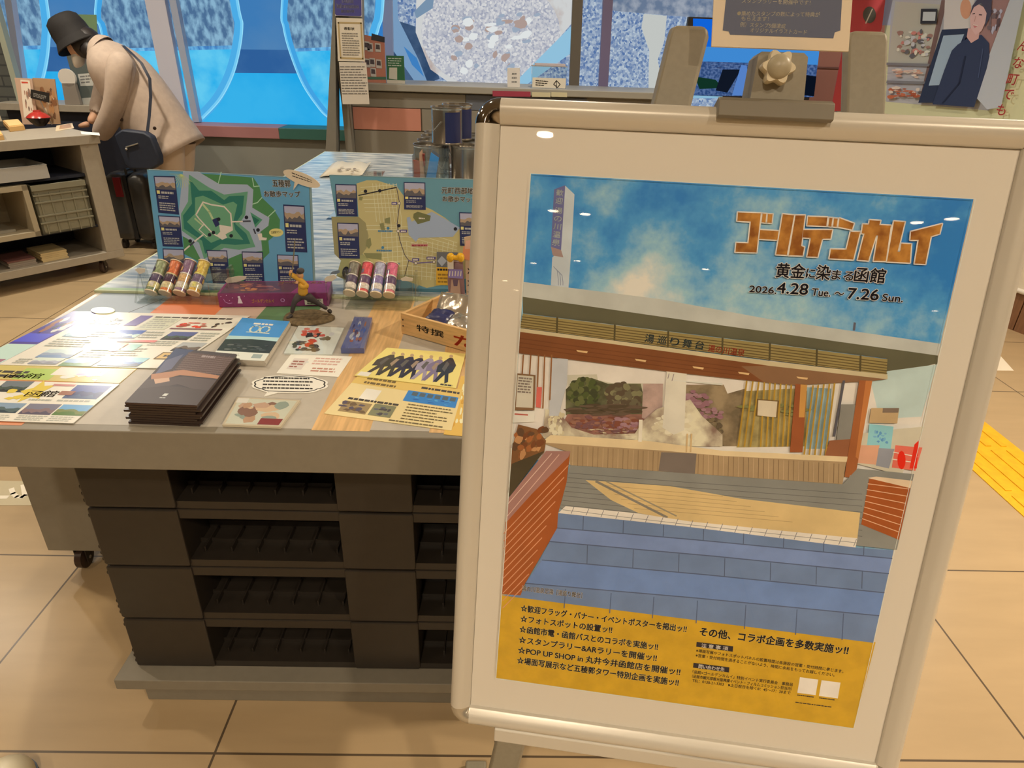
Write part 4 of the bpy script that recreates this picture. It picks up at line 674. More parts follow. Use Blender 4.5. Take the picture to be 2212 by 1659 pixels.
art.poly(r7((1100, 600), (1130, 590), (1150, 640), (1350, 540), (1480, 610), (1630, 700), (1560, 790), (1220, 800), (1190, 840), (1120, 770)), B(136, 140, 148)); art.poly(r7((1170, 560), (1210, 540), (1340, 580), (1330, 630), (1210, 665), (1165, 600)), B(96, 92, 54)); art.greek(r7((1220, 595), (1280, 600), (1280, 615), (1220, 612)), 1, BWH, .8, 2, 3)
for q in (((880, 610), (935, 595), (935, 660), (885, 655)), ((830, 660), (870, 650), (885, 720), (845, 720)), ((700, 820), (740, 800), (750, 870), (725, 910), (695, 880)), ((670, 950), (850, 955), (850, 1020), (700, 1000)), ((1440, 440+700), (1500, 1140), (1500, 1200), (1440, 1210)), ((630, 390), (665, 395), (650, 430), (625, 420))): art.poly(r7(*q), B(116, 108, 66))
art.line(r7((622, 378), (1000, 298)), 2.2, BBLK); art.line(r7((1000, 298), (1030, 460), (1005, 660), (1030, 820), (1080, 970), (1120, 1025), (1190, 1052), (1375, 1040)), 1.4, B(60, 50, 60)); art.line(r7((1120, 1030), (1080, 1180)), 1.1, BBLK); art.line(r7((1120, 1025), (1190, 1052), (1375, 1040)), 2.4, B(100, 84, 110))
for x, y in ((690, 337), (832, 332), (1022, 680), (1585, 712)): art.ell(*r7((x, y))[0], 3.8, 3.8, BBLK, 12)
for x, y in ((1025, 457), (1015, 733), (1190, 1052), (1372, 1040)): art.ell(*r7((x, y))[0], 3.6, 3.6, BBLK, 12); art.ell(*r7((x, y))[0], 2.8, 2.8, BWH, 12)
for x0_, x1_, y in ((950, 1005, 457), (1035, 1105, 733), (1155, 1225, 1018), (1298, 1388, 1002)): art.poly(r7((x0_, y-14), (x1_, y-14), (x1_, y+14), (x0_, y+14)), B(76, 64, 100)); art.greek(r7((x0_+8, y-8), (x1_-8, y-8), (x1_-8, y+8), (x0_+8, y+8)), 1, BWH, .8, 1, 4)
art.poly(r7((1145, 860), (1310, 860), (1310, 886), (1145, 886)), B(170, 120, 96)); art.greek(r7((1152, 864), (1304, 864), (1304, 884), (1152, 884)), 1, B(130, 50, 50), .8, 2, 8)
for q in (((815, 720), (975, 722), (975, 742), (815, 740)), ((800, 915), (965, 917), (965, 937), (800, 935)), ((870, 1045), (1050, 1047), (1050, 1065), (870, 1063))): art.greek(r7(*q), 1, B(66, 104, 120), .8, 3, 9)
for x, y in ((915, 705), (862, 897)): art.ell(*r7((x, y))[0], 3.2, 3.2, B(60, 104, 120), 10)
for i, (q, ph) in enumerate(((((388, 265), (600, 270), (612, 588), (405, 582)), .43), (((408, 648), (620, 655), (634, 1008), (428, 1002)), .38), (((1070, 245), (1285, 250), (1290, 522), (1075, 517)), .5), (((1622, 545), (1830, 552), (1832, 885), (1632, 878)), .4))): mapcard(art, r7(*q), i+9, ph)
art.poly(r7((1400, 940), (1610, 945), (1600, 1095), (1398, 1090)), B(96, 92, 84)); art.poly(r7((1450, 980), (1500, 1030), (1450, 1085), (1405, 1030)), B(150, 146, 138)); art.poly(r7((1395, 1092), (1600, 1096), (1596, 1275), (1393, 1268)), B(196, 140, 40)); art.greek(r7((1405, 1100), (1585, 1104), (1585, 1130), (1405, 1126)), 1, BBLK, .8, 4, 6); art.greek(r7((1410, 1150), (1585, 1154), (1585, 1260), (1410, 1255)), 3, B(130, 90, 30), .5, 5, 6)
art.ell(*r7((500, 1150))[0], 9, 14, BBLK, 14)
title(art, *r7((1448, 352), (1830, 362)), 15, '元町西部地区'); title(art, *r7((1458, 432), (1800, 442)), 13, 'お散歩マップ')
art.poly([(810, 621), (1058, 627), (1058, 634), (809, 628)], B(60, 92, 92)); art.b.build('printed_map', t)
# ---------------- tape tubes on clear stands ----------------
def tape_tube(p, q, cols, label):
    p, q = V(p), V(q); d = q-p; L = d.length; t = thing('tape_tube', label, 'tape rolls', p, 'tubes of decorative tape on the clear stands')
    x, y, dd = frame_of(d); r = .0132; b = MB(); segs = [(0, .09, 1.0), (.09, .27, 1.06), (.27, .29, .98), (.29, .52, 1.0), (.52, .56, 1.04), (.56, .96, 1.0)]
    for i, (s0, s1, k) in enumerate(segs): b.loft([circ(p+d*s0, x, y, r*k*.97, 20), circ(p+d*(s0+.012), x, y, r*k, 20), circ(p+d*(s1-.012), x, y, r*k, 20), circ(p+d*s1, x, y, r*k*.97, 20)], cols[i % len(cols)], False)
    for j in range(9):                            # printed patches wrapped round the rolls
        a0 = j*.75; s0 = (.3, .6, .12, .75)[j % 4]; w = .3
        b.loft([[p+d*s+x*(r*1.075*math.cos(a0+w*u))+y*(r*1.075*math.sin(a0+w*u)) for u in range(3)] for s in (s0, s0+.13)], cols[(j+2) % len(cols)], False, False)
    b.build('tape_roll', t, True, ang=60)
    for s0, s1 in ((-.035, .0), (.96, .985)): e = MB(); e.loft([circ(p+d*s0, x, y, r*1.02, 20), circ(p+d*s0, x, y, r*1.14, 20), circ(p+d*s1, x, y, r*1.14, 20), circ(p+d*s1, x, y, r*.9, 20)], M((226, 214, 190), .3), True); e.build('end_cap', t, True, ang=30)
    g = MB(); g.loft([circ(p+d*s, x, y, r*1.12, 20) for s in (0, .96)], SLEEVE, False); g.build('clear_wrap', t, True); return t
def TC(*c): return [A(*k, .6, rough=.35, spec=.4, noise=.25, scale=220) for k in c]
SETS = [[(96, 104, 70), (190, 160, 100), (150, 130, 100), (70, 56, 70), (206, 180, 130), (120, 120, 80)], [(206, 96, 50), (214, 170, 110), (206, 120, 80), (60, 40, 50), (220, 150, 100), (196, 90, 50)], [(120, 90, 96), (206, 180, 120), (150, 110, 100), (170, 130, 80), (214, 190, 140), (110, 80, 90)], [(190, 130, 50), (214, 180, 110), (150, 130, 130), (90, 70, 80), (206, 160, 80), (190, 140, 60)],
        [(110, 100, 80), (214, 180, 130), (120, 100, 90), (70, 56, 66), (190, 160, 130), (100, 90, 70)], [(196, 70, 60), (220, 180, 140), (190, 110, 100), (80, 56, 70), (214, 150, 120), (190, 60, 60)], [(120, 120, 150), (220, 190, 150), (150, 140, 160), (110, 90, 110), (206, 190, 170), (140, 130, 160)], [(196, 90, 84), (220, 180, 140), (200, 130, 120), (80, 56, 70), (214, 160, 140), (196, 80, 90)]]
LB = ['green banded tape tube, leftmost on the left stand', 'orange banded tape tube on the left stand', 'plum banded tape tube on the left stand', 'golden tape tube, rightmost on the left stand', 'olive brown tape tube, leftmost on the right stand', 'red banded tape tube on the right stand', 'lavender tape tube on the right stand', 'pink tape tube, rightmost on the right stand']
BOT = [(330, 646), (360, 647), (391, 647), (421, 647), (756, 647), (784, 649), (813, 650), (841, 651)]; TOP = [(354, 569), (383, 569), (413, 567), (443, 569), (768, 573), (796, 573), (823, 573), (849, 574)]
YB_ = [1.553]*4+[1.555]*4
for i in range(8):
    p = AtY(*BOT[i], YB_[i]); q = AtY(*TOP[i], YB_[i]+.068); tape_tube(p+V((0, 0, .018)), q+V((0, 0, .004)), TC(*SETS[i]), LB[i])
def tape_stand(xl, xr, y, label):
    t = thing('tape_stand', label, 'display stand', ((xl+xr)/2, y+.03, ZT)); b = MB(); zf = ZT+.001
    b.ob((xl, y-.035, zf), (xr-xl, 0, 0), (0, .075, 0), (0, 0, .003), ACRYL); b.ob((xl, y+.034, zf+.003), (xr-xl, 0, 0), (0, .054, .046), (0, -.002, .003), ACRYL); b.ob((xl, y-.022, zf+.003), (xr-xl, 0, 0), (0, .003, 0), (0, -.003, .014), ACRYL); b.build('clear_tray', t)
    for x in (xl-.012, xr+.006):
        k = MB(); k.ob((x, y+.03, zf), (.006, 0, 0), (0, .03, 0), (0, -.008, .075), ACRYL); k.ob((x+.003, y-.03, zf), (.004, 0, 0), (0, .004, 0), (.0, .055, .072), ACRYL); k.build('clear_upright', t)
    return t
tape_stand(-.868, -.672, 1.553, 'clear acrylic stand holding four tape tubes, left of the purple box'); tape_stand(-.37, -.215, 1.546, 'clear acrylic stand holding four tape tubes, beside the wooden crate')
def clip_card(name, px, Y, m, label, h=.001, off=(0, -.002, 0)):
    b = MB(); P_ = [AtY(x, y, Y) for x, y in px]; b.prism(P_[::-1], V(off)*(h/.002) if h != .001 else V(off), m); k = P_; lo = min(k, key=lambda v: v.z)
    b.ob(V((lo.x-.001, Y-.0005, ZT+.004)), (.002, 0, 0), (0, .002, 0), V((0, 0, lo.z-ZT-.004)), ACRYL); return tag(b.build(name), label, 'tag')
PALE = M((222, 218, 208), .4)
clip_card('paper_tag', [(486, 606), (492, 600), (516, 596), (533, 597), (530, 603), (512, 609), (491, 611)], 1.585, PALE, 'pale oval paper tag standing above the purple box')
clip_card('paper_tag', [(292, 582), (300, 578), (314, 580), (313, 588), (302, 592)], 1.56, PALE, 'small white scalloped tag at the left end of the left tape stand')
clip_card('paper_tag', [(437, 596), (445, 592), (481, 587), (460, 604), (448, 609)], 1.56, SLEEVE, 'clear leaf shaped tag at the right end of the left tape stand')
clip_card('paper_tag', [(701, 602), (706, 597), (722, 593), (728, 599), (718, 607), (703, 608)], 1.53, PALE, 'white scalloped tag between figurine and right tape stand'); clip_card('paper_tag', [(713, 592), (718, 586), (733, 583), (735, 588), (726, 592)], 1.60, M((120, 140, 160), .4), 'small blue fish shaped tag beside the town map board')
clip_card('paper_tag', [(866, 602), (876, 597), (892, 601), (891, 607), (868, 606)], 1.56, PALE, 'small white tag at the right end of the right tape stand')
# ---------------- purple box ----------------
BX0, BX1, BY, BD, BH = -.667, -.412, 1.505, .09, .034
bx = thing('gift_box', 'flat purple gift box with dark picture lid behind the figurine', 'gift box', ((BX0+BX1)/2, BY+.05, ZT))
PURP = M((128, 52, 112), .35, noise=.08, scale=90); ang = .11; ba = V((math.cos(ang), math.sin(ang), 0)); bb = V((-math.sin(ang), math.cos(ang), 0)); o0 = V((BX0, BY, zb+.0003)); LW = BX1-BX0
b = MB(); b.ob(o0, ba*LW, bb*BD, (0, 0, BH), PURP); b.build('box', bx, bevel=.0012)
art = Art(lambda u, v: o0+V((0, 0, BH))+ba*(u*LW)+bb*((1-v)*BD), (0, 0, 1), .0003, 1e-5); art.poly(UNIT, PURP); art.poly([(.02, .04), (.75, .04), (.66, .96), (.02, .96)], LA(84, 48, 56)); art.blobs([(.05, .1), (.6, .1), (.56, .95), (.05, .95)], [LA(150, 84, 70), LA(120, 64, 60), LA(170, 100, 60), LA(96, 50, 56)], 26, .09, 4); art.text((.5, .25), (.97, .25), .22, 'ゴールデンカムイ', LA(214, 150, 90), .03); art.b.build('lid_picture', bx)
art = Art(lambda u, v: o0+ba*(u*LW)+V((0, 0, (1-v)*BH)), -bb, .0003, 1e-5); art.text((.30, .68), (.5, .68), .3, 'ゴールデンカムイ', LA(200, 140, 60), .03); art.poly([(.17, .72), (.185, .3), (.2, .3), (.215, .72)], LA(206, 180, 170)); art.ell(.19, .25, .012, .08, LA(206, 180, 170)); art.line([(.05, .4), (.06, .6), (.09, .72), (.12, .68)], .05, LA(170, 110, 140)); art.ell(.58, .52, .02, .13, LA(176, 120, 150)); art.ell(.58, .52, .013, .09, PURP); art.poly([(.78, .45), (.95, .45), (.95, .9), (.78, .9)], LA(190, 170, 140)); art.greek([(.8, .5), (.93, .5), (.93, .85), (.8, .85)], 3, INKL, .5, 2, 5)
for x, y in ((.03, .2), (.08, .12), (.13, .3), (.24, .18), (.1, .5)): art.ell(x, y, .004, .03, LA(206, 160, 180), 8)
art.b.build('front_print', bx)
# ---------------- figurine ----------------
FS = .118
def skin(name, chains, parent, m, org, sub_=1):
    vs = []; es = []; rs = []; ix = {}
    for ch in chains:
        prev = None
        for p, r in ch:
            k = tuple(round(c, 5) for c in p)
            if k not in ix: ix[k] = len(vs); vs.append(V(p)); rs.append(r)
            i = ix[k]
            if prev is not None and prev != i: es.append((prev, i))
            prev = i
    me = bpy.data.meshes.new(name); me.from_pydata([v-org for v in vs], es, []); o = bpy.data.objects.new(name, me); COL.objects.link(o); me.materials.append(m)
    sm = o.modifiers.new('skin', 'SKIN'); sm.use_smooth_shade = True; sm.branch_smoothing = .6
    for i, r in enumerate(rs):
        s = me.skin_vertices[0].data[i]; s.radius = (r, r) if not isinstance(r, tuple) else r; s.use_root = i == 0
    q = o.modifiers.new('sub', 'SUBSURF'); q.levels = sub_; q.render_levels = sub_
    # fix the grown surface as a plain mesh
    bpy.context.view_layer.update(); ev = o.evaluated_get(bpy.context.evaluated_depsgraph_get()); nm = bpy.data.meshes.new_from_object(ev); o.modifiers.clear(); o.data = nm; nm.name = name
    if not nm.materials: nm.materials.append(m)
    nm.polygons.foreach_set('use_smooth', [True]*len(nm.polygons))
    ORG[o.name] = org
    if parent is not None: o.parent = parent
    else: o.location = org
    return o
fc = T(665, 690, ZT); fg = thing('figurine', 'small figurine in mustard jacket lunging on a rocky base with a thin raised pole', 'figurine', fc)
def fp(x, y, dy=0): return AtY(x, y, fc.y+dy)
b = MB(); pts = [(fc.x+.058*math.cos(t)*(1+.07*math.sin(3*t+1)), fc.y+.046*math.sin(t)*(1+.06*math.cos(4*t))) for t in [2*math.pi*i/22 for i in range(22)]]
b.loft([[V((fc.x+(x-fc.x)*k, fc.y+(y-fc.y)*k, ZT+h)) for x, y in pts] for k, h in ((1, .001), (1.0, .005), (.93, .0085), (.86, .0095))], M((104, 90, 66), .8, noise=.3, scale=120, bump=.4)); b.build('rock_base', fg, True)
DKT = M((62, 58, 60), .6); MUS = M((206, 160, 56), .55); SKN = M((196, 150, 110), .5)
hip = fp(654, 636); k1 = fp(636, 650, -.01); a1 = fp(630, 678, -.012); t1 = fp(619, 689, -.022); k2 = fp(682, 652, .008); a2 = fp(708, 668, .014); t2_ = fp(716, 676, .008)
skin('trousers', [[(hip, .0095), (fp(646, 641), 0.0116), (k1, .0068), (a1, .0046)], [(hip, .0095), (fp(666, 641), 0.0116), (k2, .0066), (a2, .0046)]], fg, DKT, fc)
bo = M((48, 44, 44), .4); skin('boot', [[(a1, .0046), (fp(628, 684, -.013), 0.0059), (t1, .0036)]], fg, bo, fc); skin('boot', [[(a2, .0046), (fp(713, 673, .012), 0.0056), (t2_, .0034)]], fg, bo, fc)
sh = fp(655, 608); skin('jacket', [[(fp(654, 640), 0.0165), (fp(655, 626), 0.0128), (sh, .0105), (fp(651, 602), 0.0061)], [(sh, .0105), (fp(665, 616, -.006), 0.0071), (fp(655, 622, -.014), 0.0056), (fp(645, 613, -.014), 0.0051)], [(sh, .0105), (fp(645, 601, -.004), 0.0073), (fp(632, 595, -.006), 0.0063), (fp(624, 589, -.008), 0.0054)]], fg, MUS, fc)
skin('head', [[(fp(651, 603), 0.0051), (fp(648, 596, -.002), 0.0088), (fp(647, 588, -.003), 0.0083)]], fg, SKN, fc); b = MB(); b.ball(fp(649, 585, -.002), .0088, DKT, 16, 8, (0, -.2, 1), .75); b.ob(fp(640, 589, -.004), (.012, -.004, 0), (0, -.004, 0), (0, 0, .0012), DKT); b.build('cap', fg, True)
for hx, hy, hd in ((643, 611, -.016), (630, 588, -.012)):
    h0 = fp(hx, hy, hd); skin('hand', [[(h0, .0036), (h0+V((-.004, -.001, .001)), 0.0039)], [(h0, .0036), (h0+V((-.001, -.003, .003)), 0.0022)]], fg, SKN, fc)
b = MB(); b.tube([fp(626, 606, -.012), fp(632, 582, -.012), fp(637, 520, -.010)], .0013, M((120, 112, 90), .4), 8); b.build('pole', fg, True)
# ---------------- wooden crate with silver packets ----------------
c0 = T(867.4, 721, ZT); c1 = T(1004, 760, ZT); hC = AtY(863.7, 677, c0.y).z-ZT; bk = T(965, 631, ZT+hC)
u = (c1-c0).normalized(); w_ = (bk-V((c0.x, c0.y, bk.z))); dl_ = w_.length; w_ = w_-u*w_.dot(u); w_.normalize(); LC = .27; WD = M((222, 184, 128), .5, noise=.12, scale=16, stretch=(1, 1, 10), detail=6)
cr = thing('wooden_crate', 'low pale wooden crate with brushed lettering, full of silver packets', 'crate', c0+u*LC/2+w_*dl_/2); o0 = V((c0.x, c0.y, zb+.0008)); h3 = V((0, 0, hC)); th = .0075
for nm, oo, a_, b_ in (('front_board', o0, u*LC, w_*th), ('rear_board', o0+w_*(dl_-th), u*LC, w_*th), ('end_board', o0+w_*th, u*th, w_*(dl_-2*th)), ('end_board', o0+w_*th+u*(LC-th), u*th, w_*(dl_-2*th))): b = MB(); b.ob(oo, a_, b_, h3, WD); b.build(nm, cr, bevel=.0008)
b = MB(); b.ob(o0+w_*th+u*th, u*(LC-2*th), w_*(dl_-2*th), (0, 0, .004), WD); b.build('bottom_board', cr)
art = Art(lambda x, y: o0+u*(x*LC)+V((0, 0, (1-y)*hC)), -w_, .0003, 1e-5)
art.text((.16, .62), (.29, .62), .34, '特', INK, .03); art.text((.30, .63), (.43, .63), .34, '撰', INK, .03); art.b.build('black_lettering', cr); art = Art(lambda x, y: o0+u*(x*LC)+V((0, 0, (1-y)*hC)), -w_, .0003, 1e-5); RD = LA(200, 56, 26); art.text((.53, .80), (.75, .80), .62, 'た', RD, .05); art.text((.80, .82), (1.0, .82), .62, 'ら', RD, .05); art.b.build('red_lettering', cr); art = Art(lambda x, y: o0+u*(x*LC)+V((0, 0, (1-y)*hC)), -w_, .0003, 1e-5)
for y in (.3, .6): art.ell(.022, y, .008, .035, DARK, 8); art.ell(.02, y+.02, .003, .05, DARK, 8)
art.b.build('nail_heads', cr)
FOIL = M((206, 200, 190), .22, metal=.8, bump=.5, scale=60); FOILB = M((54, 60, 110), .3, noise=.1)
def packet(c, a, b_, n, label, mt, seed):
    R = random.Random(seed); g = 9; P_ = []; a, b_, n = V(a), V(b_), V(n)
    for i in range(g+1):
        for j in range(g+1):
            s, t_ = i/g*2-1, j/g*2-1; puff = max(0, (1-s**4)*(1-t_**4))**.7; P_.append(V(c)+a*s+b_*t_+n*(puff*.014+R.uniform(-.003, .003)*puff))
    P2 = [V(c)+a*(i/g*2-1)+b_*(j/g*2-1)-n*(.010*max(0, (1-(i/g*2-1)**4)*(1-(j/g*2-1)**4))**.7) for i in range(g+1) for j in range(g+1)]
    b = MB(); fs = [(i*(g+1)+j, (i+1)*(g+1)+j, (i+1)*(g+1)+j+1, i*(g+1)+j+1) for i in range(g) for j in range(g)]; b.add(P_, fs, mt); b.add(P2, [f[::-1] for f in fs], mt); o = b.build('foil_packet', None, True); return tag(o, label, 'packet', 'foil packets in the wooden crate')
f1_ = T(982, 664, .834); f2_ = T(994, 700, .818); f3_ = T(950, 688, .820)
packet(f1_, u*.040+w_*.012, (w_*.030-u*.010)+V((0, 0, .022)), (V((0, -.6, 1))).normalized(), 'upright silver foil packet at the back of the wooden crate', FOIL, 1); packet(f2_, u*.034-w_*.006, w_*.028+V((0, 0, .006)), V((0, 0, 1)), 'silver foil packet lying at the front of the wooden crate', FOIL, 2)
packet(f3_, u*.030+w_*.004, w_*.026+V((0, 0, .008)), V((0, -.2, 1)).normalized(), 'blue patterned packet in front inside the wooden crate', FOILB, 3)
packet(f1_+u*.09-w_*.02+V((0, 0, -.022)), u*.032, w_*.045, V((0, 0, 1)), 'silver foil packet toward the hidden end of the wooden crate', FOIL, 4)
# ribboned gift bag and tall card at the crate's far side
gb = thing('ribbon_bag', 'clear gift bag with violet print and yellow ribbon bow behind the crate', 'gift bag', (AtY(983, 645, 1.60).x, 1.6, ZT)); P_ = [AtY(x, y, 1.588) for x, y in ((968, 566), (999, 568), (1004, 655), (970, 650))]
P_[2].z = P_[3].z = ZT+.008; b = MB(); dd = V((0, .02, 0)); b.loft([[P_[3], P_[2], P_[2]+dd, P_[3]+dd], [P_[3].lerp(P_[0], .5)-V((.002, .006, 0)), P_[2].lerp(P_[1], .5)+V((.002, -.006, 0)), P_[2].lerp(P_[1], .5)+dd*1.3, P_[3].lerp(P_[0], .5)+dd*1.3], [P_[0]+dd*.3, P_[1]+dd*.3, P_[1]+dd*.6, P_[0]+dd*.6]], M((150, 120, 130), .3)); b.build('bag', gb, True)
art = Art(lambda x, y: AtY(x, y, 1.581), (0, -1, 0), .0006); art.poly([(969, 581), (999, 582), (1000, 602), (968, 600)], B(120, 100, 130)); art.poly([(966, 563), (980, 562), (980, 581), (967, 581)], BWH); [art.line([(972+i*6, 586), (971+i*6, 596)], 2, BWH) for i in range(5)]; art.poly([(975, 604), (992, 605), (996, 640), (972, 640)], B(150, 116, 90)); art.poly([(978, 604), (990, 604), (988, 618), (980, 618)], B(84, 64, 70)); art.b.build('bag_print', gb)
b = MB(); YR = M((240, 190, 40), .4)
for s in (-1, 1):
    c = AtY(984+s*11, 556, 1.583); b.ball(c, .012, YR, 12, 6, (1, 0, .25*s), .8)
b.tube([AtY(972, 556, 1.582), AtY(998, 558, 1.582)], .006, YR, 10); b.build('ribbon_bow', gb, True)
b = MB(); P_ = [AtY(x, y, 1.61) for x, y in ((1003, 512), (1034, 505), (1034, 664), (1008, 664))]; P_[2].z = P_[3].z = ZT+.0078; b.prism(P_[::-1], V((0, -.003, 0)), M((216, 196, 172), .5)); o = b.build('standing_card'); tag(o, 'tall pale standing card with red top, half behind the poster stand', 'card')
art = Art(lambda x, y: AtY(x, y, 1.607), (0, -1, 0), .0004); art.poly([(1001, 532), (1034, 528), (1034, 565), (998, 560)], B(206, 120, 80)); art.poly([(1006, 520), (1034, 516), (1034, 536), (1004, 538)], B(206, 140, 110)); [art.line([(1011, y), (1015, y+5), (1011, y+11)], 2, BBLK) for y in (580, 606, 630)]; art.b.build('card_print', o)
# ---------------- floor things ----------------
YEL = M((232, 178, 28), .5, noise=.08, scale=30); b = MB(); y0_, y1_ = -.2, 5.3; xa_, xb2 = 1.785, 2.07
b.box(xa_, y0_, 0, xb2, y1_, .003, YEL)
for k in range(4):
    x = xa_+.035+k*.062
    for j in range(18): b.box(x, y0_+.02+j*.3, .003, x+.022, y0_+.29+j*.3, .006, YEL)
o = b.build('tactile_strip', None); tag(o, 'yellow ribbed tactile guide strip along the floor right of the poster stand', 'tactile strip')
b = MB(); P_ = [T(x, y, 0) for x, y in ((2120, 752), (2150, 757), (2190, 801), (2120, 800))]; b.prism(P_[::-1], V((0, 0, .001)), M((240, 232, 216), .4)); tag(b.build('floor_sticker'), 'white angular sticker on the floor near the slatted counter', 'floor sticker')
b = MB(); P_ = [T(x, y, 0) for x, y in ((-140, 1035), (52, 1040), (74, 1092), (-150, 1092))]; b.prism(P_[::-1], V((0, 0, .001)), M((190, 180, 150), .4)); o = b.build('floor_marking'); tag(o, 'grey green floor marking with partly hidden white letters, left under the table', 'floor marking')
art = Art(lambda x, y: T(x, y, .001), (0, 0, 1), .0003); W_ = M((236, 230, 214), .4); art.line([(-10, 1074), (14, 1074)], 6, W_); art.line([(25, 1056), (28, 1066), (36, 1073), (48, 1074), (54, 1070), (50, 1048)], 5, W_); art.b.build('white_letters', o)
so = T(50, 1674, 0); b = MB(); WR = M((240, 232, 206), .4)
b.loft([[V((so.x-.01+k*.052*math.cos(t), so.y-.05+k*.075*math.sin(t)*(1 if math.sin(t) > 0 else 2.0), h)) for t in [2*math.pi*i/24 for i in range(24)]] for k, h in ((.98, .0), (1.03, .004), (1.03, .02), (.97, .034), (.8, .052), (.5, .064), (.12, .069))], WR); o = b.build('shoe', None, True, ang=60); tag(o, 'rounded cream white shoe tip with blue edge at the lower left corner', 'shoe')
b = MB(); b.loft([[V((so.x-.01+k*.052*math.cos(t), so.y-.05+k*.075*math.sin(t)*(1 if math.sin(t) > 0 else 2.0), h)) for t in [2*math.pi*i/24 for i in range(24)]] for k, h in ((1.035, .0005), (1.075, .001), (1.075, .010), (1.04, .012))], M((120, 140, 170), .4)); b.build('sole_edge', o, True)['label'] = 'blue sole edge'
# ---------------- left shelf cart ----------------
CA = V((-2.386, 4.164, .09)); cu = V((-.614, -.789, 0)).normalized(); cw = V((-.789, .614, 0)).normalized(); CPl = Pl(CA, -cu, (0, 0, 1))
def cp(s, d, zz): return CA+cu*s+cw*d+V((0, 0, zz))
sc = thing('shelf_cart', 'grey open shelf cart on casters at the left, the person leans on it', 'shelf cart', (CA+cu*.5+cw*.2)*1.0-V((0, 0, .09)))
GC = M((160, 152, 138), .5, noise=.03, scale=40); NV = M((34, 40, 58), .6); CLn, CD, CH = 1.25, .46, .73
b = MB(); b.ob(cp(0, 0, 0), cu*CLn, cw*CD, (0, 0, .045), GC); b.build('base_board', sc, bevel=.002)
b = MB(); b.ob(cp(-.012, -.01, CH-.05), cu*(CLn+.02), cw*(CD+.02), (0, 0, .05), GC); b.build('top_board', sc, bevel=.002)
b = MB(); b.ob(cp(0, 0, .045), cu*.10, cw*CD, (0, 0, CH-.095), GC); b.build('side_panel', sc, bevel=.002); b = MB(); b.ob(cp(CLn-.05, 0, .045), cu*.05, cw*CD, (0, 0, CH-.095), GC); b.build('side_panel', sc, bevel=.002)
b = MB(); b.ob(cp(.10, CD-.02, .045), cu*(CLn-.15), cw*.02, (0, 0, CH-.095), NV); b.build('back_panel', sc)
b = MB(); b.ob(cp(.10, .03, .50), cu*(CLn-.15), cw*(CD-.05), (0, 0, .016), NV); b.ob(cp(.10, .03, .20), cu*(CLn-.15), cw*(CD-.05), (0, 0, .012), NV); b.build('shelf', sc)
for s, d in ((.12, .05), (.12, .40), (1.1, .05), (1.1, .40)): p = cp(s, d, 0); caster(p.x, p.y, .09, sc, .036)
b = MB(); o = cp(.30, -.01, .520)
PL_ = M((172, 172, 170), .4); b.ob(o, cu*.36, cw*.3, (0, 0, .006), PL_); b.ob(o, cu*.36, cw*.006, (0, 0, .075), PL_); b.ob(o+cw*.294, cu*.36, cw*.006, (0, 0, .075), PL_); b.ob(o, cu*.006, cw*.3, (0, 0, .075), PL_); b.ob(o+cu*.354, cu*.006, cw*.3, (0, 0, .075), PL_); tag(b.build('tray', None, bevel=.003), 'pale grey tray on the upper shelf of the cart', 'tray')
b = MB(); o = cp(.425, -.012, .2125); GB = M((166, 156, 134), .5); w1, h1, d1, tk = .68, .285, .36, .028
b.ob(o, cu*w1, cw*d1, (0, 0, tk), GB); b.ob(o+V((0, 0, h1-tk)), cu*w1, cw*d1, (0, 0, tk), GB); b.ob(o, cu*tk, cw*d1, (0, 0, h1), GB); b.ob(o+cu*(w1-tk), cu*tk, cw*d1, (0, 0, h1), GB); b.ob(o+cw*(d1-.01), cu*w1, cw*.01, (0, 0, h1), GB); tag(b.build('cubby_box', None, bevel=.002), 'open grey cubby box with papers inside, in the middle of the cart', 'cubby box')
b = MB(); o = cp(.52, .06, .2125+tk+.001); R = random.Random(4)
for k in range(1): b.ob(o, cu*.3, cw*.2, (0, 0, .012), M((150, 146, 134), .6))
tag(b.build('paper_pile'), 'low pile of papers inside the open cubby box', 'papers')
ct = thing('storage_crate', 'grey ribbed plastic storage crate beside the open cubby box', 'storage crate', cp(.26, .2, .212)); o = cp(.125, .0, .2125); CG = M((132, 130, 112), .5); w2, h2, d2 = .285, .275, .36
b = MB(); b.ob(o, cu*w2, cw*.012, (0, 0, h2), CG); b.ob(o+cw*(d2-.012), cu*w2, cw*.012, (0, 0, h2), CG); b.ob(o, cu*.012, cw*d2, (0, 0, h2), CG); b.ob(o+cu*(w2-.012), cu*.012, cw*d2, (0, 0, h2), CG); b.ob(o, cu*w2, cw*d2, (0, 0, .01), CG); b.build('bin', ct)
b = MB()
for zz in (.06, .10, .175, .215): b.ob(o+V((0, 0, zz))-cw*.008, cu*w2, cw*.01, (0, 0, .008), CG)
for i in range(5): b.ob(o+cu*(.02+i*.058)-cw*.005, cu*.006, cw*.006, (0, 0, .23), CG)
b.ob(o+V((0, 0, h2-.03))-cw*.01, cu*w2, cw*.012, (0, 0, .03), CG); b.build('rib', ct)
for k, (s, zz, n, m, lb) in enumerate(((.3, .046, 5, (206, 186, 140), 'cream paper stack on the bottom shelf of the cart'), (.47, .046, 4, (150, 140, 130), 'mixed magazine stack on the bottom shelf of the cart'))):
    b = MB()
    for i in range(n): b.ob(cp(s-.0+(.004 if i % 2 else 0), .04+i*.002, zz+i*.010), cu*.14, cw*.2, (0, 0, .0095), M(m if not (k and i == n-1) else (120, 80, 76), .5))
    tag(b.build('paper_stack', None), lb, 'paper stack')
